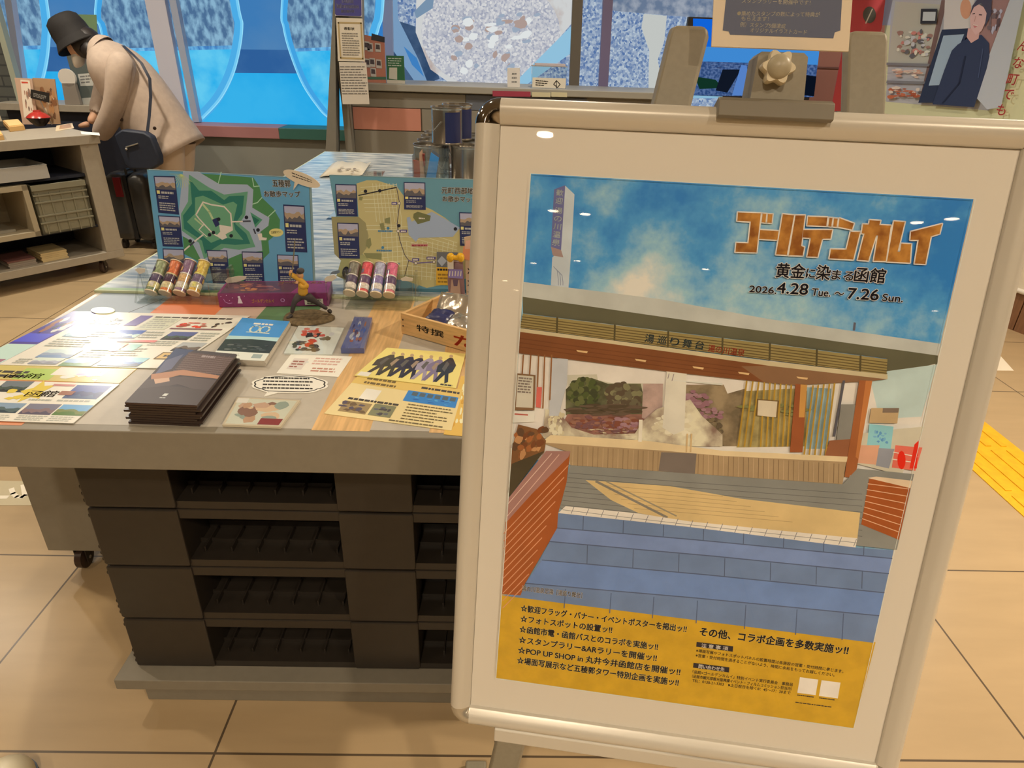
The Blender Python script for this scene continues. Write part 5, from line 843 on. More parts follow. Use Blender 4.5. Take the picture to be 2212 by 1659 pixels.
# on the cart top
ZC = .8205
def CT(x, y): return T(x, y, ZC)
for nm, px, h, m, lb in (('wood_block', [(8, 265), (42, 262), (55, 276), (22, 280)], .026, (226, 196, 136), 'pale wooden block with light paper top on the cart'), ('wood_block', [(-20, 282), (2, 284), (10, 297), (-16, 300)], .024, (226, 190, 120), 'pale wooden block at the left image edge on the cart')):
    b = MB(); P_ = [CT(x, y+5) for x, y in px]; b.prism(P_[::-1], V((0, 0, h)), M((206, 166, 106), .5)); o = b.build(nm, None, bevel=.001); tag(o, lb, 'wood block'); c = sum(P_, V())/4; b = MB(); b.prism([c+(p-c)*.86+V((0, 0, h)) for p in P_[::-1]], V((0, 0, .004)), M(m, .5)); b.build('paper_pad', o)
b = MB(); P_ = [CT(x, y) for x, y in ((122, 272), (156, 266), (160, 277), (120, 284))]; b.prism(P_[::-1], V((0, 0, .0015)), M((214, 196, 166), .5)); o = b.build('leaflet'); tag(o, 'open leaflet lying on the cart in front of the hand', 'leaflet'); art = Art(lambda x, y: CT(x, y)+V((0, 0, .0015)), (0, 0, 1), .0002); art.poly([(130, 271), (152, 268), (155, 276), (128, 280)], M((176, 140, 110), .5)); art.b.build('print', o)
def upright(name, px, Y, lean, m, lb, cat, deco=None, zb_=ZC):
    pl_ = Pl(AtY(px[3][0], px[3][1], Y), (1, .25, 0), (0, lean, 1)); P_ = [pl_.hit(*p) for p in px]
    dz = zb_-min(P_[2].z, P_[3].z); P_[2].z = P_[3].z = zb_
    b = MB(); b.prism(P_[::-1], V((0, .006, 0)), m); o = b.build(name); tag(o, lb, cat)
    if deco: art = Art(lambda x, y: pl_.hit(x, y), pl_.n, .0006); deco(art); art.b.build('print', o)
    k = MB(); q = (P_[2]+P_[3])/2; k.ob(q+V((-.02, .006, 0)), (.04, 0, 0), (0, .05, 0), (0, 0, .004), m); k.build('stand_foot', o); return o
yc = CT(60, 275).y+.13
def d1_(a): a.poly([(44, 172), (64, 174), (74, 250), (52, 254)], M((226, 216, 200), .5)); a.blobs([(48, 180), (64, 182), (72, 248), (56, 250)], [M((170, 130, 110), .5), M((130, 110, 100), .5)], 12, .12, 2); a.poly([(46, 176), (60, 177), (61, 180), (47, 180)], M((196, 70, 50), .5))
upright('menu_card', [(31, 168), (69, 170), (82, 268), (50, 272)], yc, .1, M((190, 160, 140), .5), 'standing card with small food pictures on the cart', 'card', d1_)
def d2_(a): a.blobs([(76, 180), (122, 185), (128, 262), (90, 262)], [M((176, 130, 84), .5), M((140, 96, 64), .5), M((196, 180, 150), .5), M((110, 76, 52), .5)], 26, .12, 3)
upright('food_poster', [(70, 168), (118, 171), (130, 266), (82, 268)], yc+.04, .1, M((170, 138, 106), .5), 'standing brown food picture behind the black sign on the cart', 'card', d2_)
b = MB(); P_ = [AtY(x, y, yc+.02) for x, y in ((66, 193), (106, 201), (106, 222), (66, 212))]; b.prism(P_[::-1], V((0, .004, 0)), M((36, 34, 34), .5)); o = b.build('black_sign'); tag(o, 'small black sign board raised over the food cards on the cart', 'sign'); k = MB(); k.tube([P_[2].lerp(P_[3], .5)+V((0, .002, 0)), V((P_[2].x-.02, yc+.022, ZC))], .003, STEEL, 8); k.build('sign_stem', o); art = Art(lambda x, y: AtY(x, y, yc+.02), (0, -1, 0), .0006); art.greek([(72, 200), (100, 207), (100, 217), (72, 209)], 3, M((150, 150, 146), .5), .5, 2, 4); art.b.build('white_words', o)
c = CT(88, 272); b = MB(); b.lathe(c, (0, 0, 1), [(.025, 0), (.03, .004), (.05, .025), (.066, .048), (.062, .05), (.046, .028)], M((44, 36, 34), .25), 28); o = b.build('soup_bowl', None, True); tag(o, 'black soup bowl with a red lid on the cart', 'bowl'); b = MB(); b.lathe(c+V((0, 0, .05)), (0, 0, 1), [(.066, 0), (.06, .008), (.04, .024), (.022, .032), (.02, .042), (.001, .043)], M((170, 50, 44), .25), 28); b.build('red_lid', o, True)
b = MB(); c = CT(5, 262); b.ob(c, cu*.10, cw*.004+V((0, 0, .0)), cw*.03+V((0, 0, .12)), M((190, 176, 150), .5)); tag(b.build('standing_card'), 'pale tilted card at the left image edge on the cart', 'card')
b = MB(); c = CT(208, 296)-V((.0, .0, .0)); b.prism([CT(*p) for p in ((176, 290), (174, 284), (214, 287), (216, 293))], V((0, 0, .001)), M((236, 238, 236), .4)); tag(b.build('white_slip'), 'white paper slip at the corner of the cart under the sleeve', 'paper')
# ---------------- person ----------------
PY = 4.70
def pp(x, y, d=0): return AtY(x, y, PY+d)
pe = thing('person', 'person in beige coat and dark bucket hat, masked, bending over the shelf cart', 'person', (pp(375, 345).x, PY, 0))
po_ = ORG[pe.name]; SK = M((206, 160, 130), .5); COATM = M((178, 160, 146), .75, noise=.05, scale=30, bump=.15)
hipc = pp(372, 300); ft = V((hipc.x-.02, PY, 0))
neck = pp(208, 108); headc = pp(166, 98); chest = pp(262, 140); waist = pp(330, 230)
def up(v, dx=0, dy=0, dz=0): return V(v)+V((dx, dy, dz))
lk = V((hipc.x-.04, PY-.09, .42)); la = V((hipc.x+.0, PY-.09, .07)); rk = V((hipc.x-.06, PY+.09, .42)); ra = V((hipc.x-.02, PY+.09, .07))
shL = pp(262, 134, -.10); shR = pp(248, 130, .12); elR = pp(222, 218, .12); wrR = pp(194, 268, .02); elL = pp(252, 226, -.16); wrL = pp(214, 296, -.12)
skin('body', [[(hipc, .10), (waist, .09), (chest, .09), (neck, .048), (pp(186, 102), .062), (headc, .088), (pp(150, 100), .07)],
 [(hipc, .10), (up(hipc, -.01, -.09, -.03), .08), (lk, .055), (la, .04), (up(la, -.14, 0, -.04), .03)], [(hipc, .10), (up(hipc, -.01, .09, -.03), .08), (rk, .055), (ra, .04), (up(ra, -.14, 0, -.04), .03)],
 [(chest, .09), (shL, .032), (elL, .034), (wrL, .028)], [(chest, .09), (shR, .032), (elR, .034), (wrR, .028)]], pe, SK, po_, 2)
def hand(w, d, side, name='hand'):                      # palm, four fingers and thumb resting on the top
    d = d.normalized(); s = V((-d.y, d.x, 0)).normalized()*side; ch = []; pc = w+d*.045; ch.append([(w, .024), (w+d*.03+V((0, 0, .004)), (.034, .018)), (pc+d*.03, (.036, .015))])
    for i, (o_, L) in enumerate(((-.030, .055), (-.011, .068), (.009, .064), (.028, .05))):
        k = pc+d*.03+s*o_; ch.append([(pc+d*.012+s*o_*.8, .011), (k+d*.012+V((0, 0, .006)), .0095), (k+d*L*.6+V((0, 0, .004)), .0085), (k+d*L+V((0, 0, -.008)), .007)])
    ch.append([(w+d*.022-s*.018, .012), (w+d*.045-s*.045, .0105), (w+d*.075-s*.055+V((0, 0, -.006)), .0085)])
    for c in ch: pass
    return skin(name, ch, pe, SK, po_, 1)
hand(wrR+V((0, 0, .0)), V((-1, -.25, -.22)), 1); hand(wrL, V((-.9, .1, -.5)), -1)
def ell_ring(bk, fr, hw, tw=0, n=20):
    c = (bk+fr)/2; ax = (bk-fr)/2; return [c+ax*math.cos(t)*(1 if math.cos(t) > 0 else 1)+V((0, 1, 0))*(hw*math.sin(t)) for t in [2*math.pi*i/n for i in range(n)]]
b = MB(); RG = [((207, 80), (200, 128), .075), ((224, 82), (202, 140), .13), ((252, 92), (208, 162), .20), ((285, 108), (218, 186), .215), ((318, 136), (232, 212), .205), ((348, 172), (246, 240), .20), ((376, 212), (262, 268), .205), ((400, 248), (286, 300), .22), ((420, 278), (318, 334), .235), ((434, 299), (344, 358), .245)]
b.loft([ell_ring(pp(*p), pp(*q), w) for p, q, w in RG], COATM, False); ctm = b.build('coat', pe, True, sub=1, ang=80); ctm['label'] = 'long beige coat'
sd = ctm.modifiers.new('thick', 'SOLIDIFY'); sd.thickness = .008
b = MB()
def sleeve(pts, rr): b.tube(pts, rr, COATM, 16)
sleeve([pp(266, 122, -.12), pp(262, 140, -.17), pp(257, 175, -.195), pp(252, 226, -.19), pp(232, 268, -.16), pp(212, 298, -.13)], [.07, .084, .078, .070, .064, .060]); sleeve([pp(248, 122, .15), pp(232, 172, .17), elR, pp(204, 252, .05)], [.085, .075, .066, .052])
b.build('coat_sleeve', pe, True, ang=80, sub=1)
b = MB(); b.loft([ell_ring(pp(214, 74), pp(196, 118), .085), ell_ring(pp(226, 76), pp(203, 136), .125), ell_ring(pp(232, 80), pp(208, 140), .13)], COATM, False); b.build('coat_collar', pe, True, ang=80)
b = MB(); BT = M((62, 44, 36), .4)
for x, y, d in ((214, 106, -.10), (216, 277, -.205), (262, 258, -.19), (334, 277, -.235)): b.ball(pp(x, y, d), .011, BT, 12, 6, (.2, -1, .1), .45)
b.build('coat_button', pe, True)
b = MB(); TR = M((184, 164, 144), .7)
for s in (-1, 1): h_ = up(hipc, 0, s*.09, -.02); kk = lk if s < 0 else rk; an = la if s < 0 else ra; b.tube([h_, (h_+kk)/2, kk, (kk+an)/2, an+V((0, 0, -.02))], [.105, .10, .085, .08, .08], TR, 16)
b.build('trousers', pe, True, ang=80)
for s, an in ((-1, la), (1, ra)): k = MB(); k.loft([[V((an.x-.06+rx*math.cos(t), an.y+ry*math.sin(t), h)) for t in [2*math.pi*i/16 for i in range(16)]] for rx, ry, h in ((.135, .048, 0), (.135, .05, .02), (.12, .046, .05), (.06, .042, .085))], M((60, 56, 54), .5)); k.build('shoe', pe, True)
hax = (pp(138, 46)-pp(170, 92)).normalized(); hb = pp(162, 84); b = MB()
b.lathe(hb, hax, [(.135, -.045), (.137, -.04), (.118, .0), (.112, .01), (.110, .06), (.098, .115), (.075, .135), (.001, .142)], M((24, 21, 22), .8, noise=.1, scale=60), 28, False); b.lathe(hb, hax, [(.132, -.044), (.114, .0), (.09, .04)], M((24, 22, 22), .8), 28, False); b.build('bucket_hat', pe, True)
b = MB(); HR = M((36, 30, 30), .5); b.ball(pp(186, 92, 0), .094, HR, 18, 10, (.3, 0, 1), 1.0); b.ball(pp(193, 108, -.05), .055, HR, 14, 8); b.ball(pp(196, 104, .05), .055, HR, 14, 8); b.build('hair', pe, True)
fc_ = pp(166, 118); b = MB(); b.loft([ell_ring(pp(182, 108), pp(158, 112), .068), ell_ring(pp(184, 122), pp(158, 128), .062), ell_ring(pp(182, 136), pp(162, 146), .042), ell_ring(pp(180, 141), pp(168, 148), .02)], M((240, 240, 240), .6)); b.build('face_mask', pe, True, sub=1)['label'] = 'white face mask'
# face above the mask: nose bridge, eyes, ear
b = MB(); b.ball(pp(158, 108), .017, SK, 12, 6); b.build('nose', pe, True); b = MB()
for s in (-1, 1): b.ball(pp(157, 103, s*.034), .009, INK, 10, 6)
b.build('eye', pe, True); b = MB(); b.ball(pp(183, 108, -.088), .026, SK, 12, 8, (0, 1, 0), .4); b.build('ear', pe, True)
# shoulder bag
sb = thing('shoulder_bag', 'dark navy shoulder bag hanging at the side of the beige coat', 'bag', pp(300, 355, -.27)); NVB = M((30, 38, 56), .6, noise=.08, scale=40)
b = MB(); OUT = [(246, 292), (262, 280), (310, 286), (326, 296), (343, 340), (344, 356), (328, 366), (280, 366), (268, 356)]
b.prism([pp(x, y, -.345) for x, y in OUT][::-1], V((0, .07, 0)), NVB); b.build('pouch', sb, True, bevel=.01)
b = MB(); b.tube([pp(272, 318, -.348), pp(298, 310, -.348)], .004, STEEL, 8); b.ball(pp(273, 322, -.350), .008, STEEL); b.build('zip_pull', sb)
b = MB(); b.loft([[pp(x, y, d+dd)+V((0, 0, 0)) for x_, dd in ((0, 0), (7, 0), (7, .006), (0, .006)) for x in (x0+x_,)] for x0, y, d in ((262, 98, .0), (284, 118, -.13), (302, 136, -.205), (320, 170, -.238), (322, 210, -.25), (319, 250, -.275), (314, 292, -.305))], NVB); b.build('strap', sb, True)
# suitcase
su = thing('suitcase', 'upright dark grey rolling suitcase with a red patch near the shelf cart', 'suitcase', V((-2.56, 4.74, 0))); SM_ = M((66, 66, 66), .35, noise=.06, scale=30); sx0, sx1, sy0, sy1 = -2.675, -2.40, 4.62, 4.86
def rrect(x0, x1, y0, y1, r, zz): return [V((cx+r*math.cos(t), cy+r*math.sin(t), zz)) for cx, cy, a0 in ((x1-r, y1-r, 0), (x0+r, y1-r, 90), (x0+r, y0+r, 180), (x1-r, y0+r, 270)) for t in [math.radians(a0+i*22.5) for i in range(5)]]
for xa2, xb3 in ((sx0, -2.545), (-2.53, sx1)):
    b = MB(); b.loft([rrect(xa2+i_, xb3-i_, sy0+i_, sy1-i_, .035, zz) for i_, zz in ((.03, .055), (.005, .075), (0, .12), (0, .44), (.005, .485), (.03, .51))], SM_); b.build('shell', su, True, ang=50)
b = MB(); b.box(-2.55, sy0+.012, .07, -2.525, sy1-.012, .5, M((40, 40, 42), .4)); b.build('zip_band', su); b = MB(); b.box(-2.61, sy0-.003, .36, -2.56, sy0+.02, .49, M((130, 30, 40), .4)); b.build('red_patch', su, bevel=.004)
b = MB(); b.tube([(-2.54, 4.68, .5), (-2.54, 4.68, .53), (-2.54, 4.80, .53), (-2.54, 4.80, .5)], .009, BLACKP, 10); b.build('handle', su, True)
for x in (sx0+.035, sx1-.035):
    for y in (sy0+.04, sy1-.04): b = MB(); b.lathe((x-.012, y, .028), (1, 0, 0), [(.012, 0), (.028, .003), (.028, .021), (.012, .024)], BLACKP, 18); b.box(x-.015, y-.015, .03, x+.015, y+.015, .062, BLACKP); b.build('wheel', su, True)
# small stand with papers between cart and window
ls = thing('leaflet_counter', 'grey side counter with a dark front, behind the leaning person', 'counter', (-3.25, 5.3, 0)); b = MB(); b.box(-3.6, 5.12, .84, -2.5, 5.48, .885, GC); b.build('top', ls, bevel=.002); b = MB(); b.box(-3.55, 5.16, 0, -2.55, 5.44, .84, NV); b.build('body', ls)
YS = 5.2; b = MB(); P_ = [AtY(x, y, YS) for x, y in ((140, 108), (200, 112), (212, 226), (172, 224))]; P_[2].z = P_[3].z = .886; b.prism(P_[::-1], V((0, .05, 0)), M((92, 100, 98), .5)); o = b.build('rack_panel'); tag(o, 'dark grey green upright panel with white sheet, by the person\'s mask', 'panel')
art = Art(lambda x, y: AtY(x, y, YS), (0, -1, 0), .001); art.poly([(168, 160), (196, 158), (208, 185), (174, 186)], M((200, 200, 194), .5)); art.greek([(172, 163), (194, 161), (200, 180), (176, 182)], 3, M((120, 120, 120), .5), .5, 2, 3); art.b.build('white_sheet', o); art = Art(lambda x, y: AtY(x, y, YS), (0, -1, 0), .001); art.poly([(177, 212), (206, 210), (208, 224), (180, 227)], M((190, 190, 184), .5)); art.b.build('white_label', o)
b = MB(); P_ = [AtY(x, y, YS-.06) for x, y in ((133, 180), (161, 180), (174, 226), (141, 226))]; P_[2].z = P_[3].z = .886; b.prism(P_[::-1], V((0, .03, 0)), M((140, 132, 124), .4)); c = AtY(144, 168, YS-.06); b.lathe(c, (0, 1, 0), [(.058, 0), (.058, .02)], M((220, 214, 206), .4), 28); tag(b.build('display_stand', None), 'pale round topped display stand on the side counter', 'display stand')
# ---------------- window wall with backlit pictures ----------------
WY = 5.72
def wp(x, y, d=0): return AtY(x, y, WY+d)
wl, wr_ = -5.2, -1.18
b = MB(); b.box(wl, WY-.24, .655, wr_, WY+.05, .73, M((120, 124, 122), .5)); struct(b.build('trim_1'))
for i, (x0, x1, m) in enumerate(((AtY(38, 170, 5.3).x+.01, -1.9, (166, 116, 118)), (-1.9, wr_, (52, 104, 96)))):
    x0 = x0 if i == 0 else wp(603, 285, -.24).x; x1 = wp(603, 285, -.24).x if i == 0 else wr_
    b = MB(); b.box(x0, WY-.25, .655, x1, WY+.04, .735, M(m, .5)); tag(b.build('bench_board', None, bevel=.003), ('salmon bench board below the blue window' if i == 0 else 'dark green bench board below the blue window'), 'bench board')
b = MB(); b.box(wl, WY-.2, 0, wr_, WY-.18, .655, M((138, 140, 134), .6)); struct(b.build('wall_window_base'))
WSC = z(1, 0, 0)
bgm = E((72, 140, 206), .75, (96, 150, 204), 1.2, name='backlit_print'); bg2 = E((28, 176, 246), .85, (60, 190, 250), 1.6); wb = MB(); art = Art(lambda x, y: wp(x, y), (0, -1, 0), .0, 2e-4, wb)
art.poly([(-420, -330), (800, -330), (800, 290), (-420, 290)], bgm); art.poly([(-420, 148), (-20, 150), (800, 158), (800, 292), (-420, 292)], bg2); art.poly([(-420, 100), (-20, 100), (800, 110), (800, 160), (-420, 150)], E((56, 112, 180), .7, (76, 130, 190), 2))
JAR = E((120, 196, 240), .95, (60, 120, 190), 7, stretch=(2.5, 1, 1)); JRM = E((84, 122, 164), .8, (150, 196, 226), 12, stretch=(1.8, 1, 1)); JLO = E((40, 178, 240), .95, (100, 205, 245), 4); RIM = E((150, 222, 250), 1.0)
def spline(P, k=6):
    out = []
    for i in range(len(P)-1):
        p0, p1, p2, p3 = P[max(i-1, 0)], P[i], P[i+1], P[min(i+2, len(P)-1)]
        for j in range(k):
            t = j/k; out.append(tuple(.5*(2*p1[c]+(p2[c]-p0[c])*t+(2*p0[c]-5*p1[c]+4*p2[c]-p3[c])*t*t+(3*p1[c]-p0[c]-3*p2[c]+p3[c])*t**3) for c in (0, 1)))
    return out+[P[-1]]
def jar(L, R_pts):
    L, R_pts = spline(L), spline(R_pts); pts = L+R_pts[::-1]; art.poly(pts, JAR); cut = lambda ps, y0, y1: [p for p in ps if y0 <= p[1] <= y1]
    def at(ps, y):
        for p, q in zip(ps, ps[1:]):
            if p[1] <= y <= q[1]: f = (y-p[1])/(q[1]-p[1]+1e-9); return (p[0]+f*(q[0]-p[0]), y)
        return ps[-1]
    ins = 12
    lo = [at(L, 112)]+cut(L, 113, 400); ro = [at(R_pts, 106)]+cut(R_pts, 107, 400); art.poly(lo+ro[::-1], JLO)
    l2 = [(p[0]+ins, p[1]) for p in [at(L, -290)]+cut(L, -289, 104)+[at(L, 105)]]; r2 = [(p[0]-ins*1.6, p[1]) for p in [at(R_pts, -290)]+cut(R_pts, -289, 97)+[at(R_pts, 98)]]; art.poly(l2+r2[::-1], JRM)
    art.line([(x+7, y) for x, y in L], 15, E((70, 170, 236), .9)); art.line([(x-9, y) for x, y in R_pts], 20, E((80, 180, 240), .9)); art.line([(x+2, y) for x, y in L], 5, E((112, 200, 246), .95)); art.line([(x-3, y) for x, y in R_pts], 6, E((120, 206, 248), .95)); art.line(L, 2, RIM); art.line(R_pts, 2, RIM)
jar([(-180, -300), (-190, 0), (-180, 100), (-150, 180), (-100, 262)], [(50, -300), (103, 0), (108, 90), (95, 170), (72, 220), (44, 262)])
jar([(262, -300), (207, 0), (216, 60), (235, 130), (262, 190), (300, 240), (330, 258)], [(470, -300), (515, 0), (525, 60), (510, 145), (480, 210), (440, 255)])
jar([(640, -300), (609, 0), (612, 60), (628, 120), (655, 185), (690, 236), (706, 252)], [(840, -300), (830, 0), (820, 60), (800, 120), (780, 200), (770, 252)])
wb.build('window_1')['kind'] = 'structure'
fr_ = MB(); FRM = M((206, 206, 222), .4)
for (x0, y0), (x1, y1), w, m in (((340, -10), (392, 262), .145, FRM), ((378, -10), (430, 262), .05, M((170, 180, 205), .3)), ((28, 0), (66, 262), .05, FRM)):
    p, q = wp(x0, y0, -.02), wp(x1, y1, -.02); d = (p-q).normalized(); top = q+d*2.6; fr_.ob(q-V((w/2, .06, 0)), (w, 0, 0), (0, .06, 0), top-q, m)
struct(fr_.build('window_1_frame'))
b = MB(); b.box(-4.9, WY-.02, 3.0-.75, wr_, WY+.02, 3.0, M((120, 122, 126), .6)); struct(b.build('wall_window_head'))
b = MB()
P_ = [wp(x, y, -.05) for x, y in ((120, 30), (208, 32), (212, 94), (130, 92))]; b.prism(P_[::-1], V((0, .003, 0)), M((128, 160, 120), .5)); tag(b.build('wall_notice'), 'pale green sheet stuck on the blue window behind the hat', 'notice')
# brick pier at far left
def brick(c1, c2, mo, sx, sy):
    m = bpy.data.materials.new('bricks'); m.use_nodes = True; nt = m.node_tree; p = nt.nodes['Principled BSDF']; p.inputs['Roughness'].default_value = .7; tc = nt.nodes.new('ShaderNodeTexCoord'); mp = nt.nodes.new('ShaderNodeMapping'); mp.inputs['Rotation'].default_value = (math.pi/2, 0, 0); br = nt.nodes.new('ShaderNodeTexBrick')
    br.inputs['Scale'].default_value = 1; br.inputs['Brick Width'].default_value = sx; br.inputs['Row Height'].default_value = sy; br.inputs['Mortar Size'].default_value = .006
    for n_, c in (('Color1', c1), ('Color2', c2), ('Mortar', mo)): br.inputs[n_].default_value = (*[lin(v) for v in c], 1)
    nt.links.new(tc.outputs['Object'], mp.inputs[0]); nt.links.new(mp.outputs[0], br.inputs['Vector']); nt.links.new(br.outputs['Color'], p.inputs['Base Color']); return m
pr0 = AtY(38, 170, 5.3).x; b = MB(); b.box(-5.6, 5.3, 0, pr0-.04, 5.34, CEIL, brick((90, 92, 88), (76, 80, 78), (60, 62, 62), .24, .07)); struct(b.build('wall_pier')); b = MB(); b.box(pr0-.04, 5.285, 0, pr0, 5.34, CEIL, M((170, 176, 160), .4)); struct(b.build('trim_2'))
# ---------------- pillar, reception counter, right windows ----------------
PC = M((118, 116, 108), .6, noise=.03, scale=20); pY = 5.02; b = MB()
b.loft([[AtY(xl, y, pY), AtY(xr, y, pY), AtY(xr, y, pY)+V((0, .12, 0)), AtY(xl, y, pY)+V((0, .12, 0))] for xl, xr, y in ((692, 722, 420), (703, 726, 330), (717, 724, 60), (722, 728, -40))], PC); b.box(-1.36, pY-.0, 0, -1.2, pY+.12, AtY(692, 420, pY).z, PC); b.build('wall_pillar')['kind'] = 'structure'
b = MB(); b.loft([[AtY(xl, y, pY+.06), AtY(xr, y, pY+.06), AtY(xr, y, pY+.06)+V((0, .1, 0)), AtY(xl, y, pY+.06)+V((0, .1, 0))] for xl, xr, y in ((752, 768, 400), (748, 762, 330), (738, 752, 225), (724, 782, 120), (722, 780, -40))], PC); struct(b.build('trim_3'))
def pil(name, px, lb, m, deco):
    b = MB(); b.prism([AtY(x, y, pY-.008) for x, y in px][::-1], V((0, .004, 0)), m); o = b.build(name); tag(o, lb, 'notice'); art = Art(lambda x, y: AtY(x, y, pY-.008), (0, -1, 0), .0008, 2e-4); deco(art); art.b.build('print', o)
def f1(a):
    a.poly([(722, -40), (780, -40), (781, 33), (778, 35), (726, 33), (724, 30)], M((70, 70, 140), .5)); W = M((206, 204, 214), .5); a.text((737, 6), (764, 7), 13, 'Tourist', W, .03); a.text((728, 17), (775, 18), 13, 'Information', W, .03); a.text((737, 27), (766, 27), 7, '観光案内所', W, .02)
pil('information_sign', [(722, -40), (781, -40), (782, 36), (724, 34)], 'violet Tourist Information sign on the pillar', M((206, 200, 206), .5), f1)
def f2(a): a.outline([(731, 49), (780, 50), (784, 127), (736, 125)], 3.5, M((176, 156, 112), .5)); a.text((743, 64), (766, 65), 7, '表彰状', M((60, 56, 52), .5), .02); a.greek([(738, 70), (776, 71), (779, 122), (741, 121)], 10, M((130, 126, 120), .5), .4, 3, 8)
pil('certificate', [(726, 38), (783, 40), (788, 133), (730, 132)], 'cream certificate with gold border on the pillar', M((214, 206, 190), .5), f2)
def f3(a): a.greek([(734, 142), (790, 142), (795, 206), (740, 206)], 11, M((110, 108, 106), .5), .35, 5, 7)
pil('notice_sheet', [(732, 134), (791, 135), (798, 225), (740, 225)], 'long printed notice sheet under the certificate on the pillar', M((206, 200, 190), .5), f3)
cY = 5.2; cn = thing('reception_counter', 'grey reception counter with salmon panel behind the far table', 'counter', (.2, 5.4, 0)); CM = M((124, 120, 110), .6, noise=.02, scale=30)
b = MB(); b.box(-1.14, cY+.01, 0, 1.2, cY+.55, 1.04, CM); b.build('body', cn)
b = MB(); b.box(-1.16, cY-.03, 1.04, 1.22, cY+.6, 1.085, M((150, 148, 140), .4)); b.build('worktop', cn, bevel=.004)
for z0, z1, x0, x1, m in ((.775, .925, -1.09, -.6, (190, 130, 114)), (.93, 1.03, -.27, .6, (92, 98, 110)), (.775, .925, -.59, 1.18, (130, 126, 116)), (.60, .768, -1.09, 1.18, (126, 122, 112)), (.93, 1.03, -1.09, -.275, (128, 124, 114)), (.36, .59, -1.09, 1.18, (122, 118, 108)), (.1, .35, -1.09, 1.18, (122, 118, 108))): b = MB(); b.box(x0, cY, z0, x1, cY+.012, z1, M(m, .55)); o = b.build('front_panel', cn, bevel=.001)
CZ = 1.0855
def cc_(x, y, d=0): return AtY(x, y, cY+.1+d)
def stand(name, px, m, lb, cat, deco=None, th=.012, d=0):
    b = MB(); P_ = [cc_(x, y, d) for x, y in px]; P_[2].z = P_[3].z = CZ; b.prism(P_[::-1], V((0, th, 0)), m); o = b.build(name); tag(o, lb, cat)
    if deco: art = Art(lambda x, y: cc_(x, y, d), (0, -1, 0), .0008, 2e-4); deco(art); art.b.build('print', o)
    return o
def g1(a):
    a.poly([(803, 72), (831, 80), (831, 92), (802, 86)], M((60, 60, 66), .5)); a.poly([(780, 166), (834, 166), (834, 172), (780, 171)], M((80, 120, 100), .5))
stand('photo_board', [(782, 74), (830, 84), (834, 180), (786, 180)], M((196, 130, 110), .5), 'salmon board with small staff photos on the reception counter', 'photo board', g1)
pbd = bpy.data.objects['photo_board']
for x, y in ((799, 102), (816, 103), (793, 136), (804, 135), (818, 138), (806, 156), (792, 99)):
    a = Art(lambda u, v: cc_(u, v), (0, -1, 0), .0015, 2e-4); a.poly([(x-6, y-10), (x+6, y-9), (x+7, y+10), (x-5, y+9)], M((206, 200, 194), .5)); a.poly([(x-4, y-7), (x+4, y-6), (x+5, y+4), (x-4, y+3)], M((90, 80, 84), .5)); a.b.build('pinned_photo', pbd)
def g2(a): a.greek([(838, 124), (870, 125), (870, 145), (838, 144)], 4, M((200, 214, 204), .5), .4, 3, 5); a.poly([(841, 146), (858, 146), (858, 172), (840, 170)], M((214, 212, 200), .5)); a.poly([(836, 172), (875, 174), (875, 182), (836, 181)], M((214, 210, 200), .5))
stand('green_card', [(834, 120), (872, 121), (875, 183), (836, 183)], M((52, 112, 76), .5), 'green card with white text on the reception counter', 'card', g2)
stand('white_box', [(1096, 147), (1123, 147), (1123, 194), (1096, 193)], M((214, 210, 206), .5), 'narrow white carton on the reception counter', 'carton', lambda a: a.greek([(1106, 156), (1117, 156), (1117, 182), (1105, 182)], 3, M((130, 130, 130), .5), .4, 1, 3), .06)
db = thing('donation_box', 'clear collection box with white sign on the reception counter', 'collection box', cc_(1186, 195)); P_ = [cc_(x, y) for x, y in ((1150, 143), (1222, 145), (1222, 197), (1148, 196))]; b = MB(); dz = CZ-P_[3].z
x0, x1, zt = P_[3].x, P_[2].x, P_[0].z; b.box(x0, cY+.1, CZ+.0005, x1, cY+.25, zt, ACRYL); b.build('clear_case', db)
b = MB(); b.box(x0+.004, cY+.092, CZ+.002, x1-.004, cY+.098, P_[0].lerp(P_[3], .45).z, M((216, 210, 196), .5)); b.build('sign_plate', db); art = Art(lambda x, y: cc_(x, y, -.008), (0, -1, 0), .001, 2e-4); art.greek([(1157, 172), (1184, 174), (1184, 188), (1157, 186)], 3, INK, .4, 2, 5); art.outline([(1196, 182), (1202, 174), (1210, 182), (1204, 189)], 1.6, INK); art.line([(1202, 190), (1202, 176)], 1.6, INK); art.b.build('printed_sign', db)
b = MB(); b.box(x0-.004, cY+.098, zt, x1+.004, cY+.26, zt+.005, M((150, 150, 150), .4)); b.build('lid', db)
b = MB(); b.box(x0+.02, cY+.13, zt+.0055, x1-.01, cY+.22, zt+.02, M((190, 180, 186), .4)); tag(b.build('leaflet_box'), 'flat pale box lying on top of the collection box', 'box')
b = MB(); P_ = [AtY(x, y, cY-.034) for x, y in ((1064, 196), (1146, 198), (1146, 209), (1064, 208))]; b.prism(P_[::-1], V((0, .003, 0)), M((150, 54, 76), .5)); tag(b.build('red_label'), 'dark red label strip on the counter edge', 'label strip')
for i, (x0_, x1_) in enumerate(((1149, 1189), (1191, 1225))): b = MB(); P_ = [AtY(x, y, cY-.034) for x, y in ((x0_, 199), (x1_, 200), (x1_, 210), (x0_, 209))]; b.prism(P_[::-1], V((0, .003, 0)), M((196, 190, 160), .5)); tag(b.build('price_card'), ('olive edged small card under the collection box, left one', 'pale small card under the collection box, right one')[i], 'card')
RY = 6.3
def rp(x, y, d=0): return AtY(x, y, RY+d)
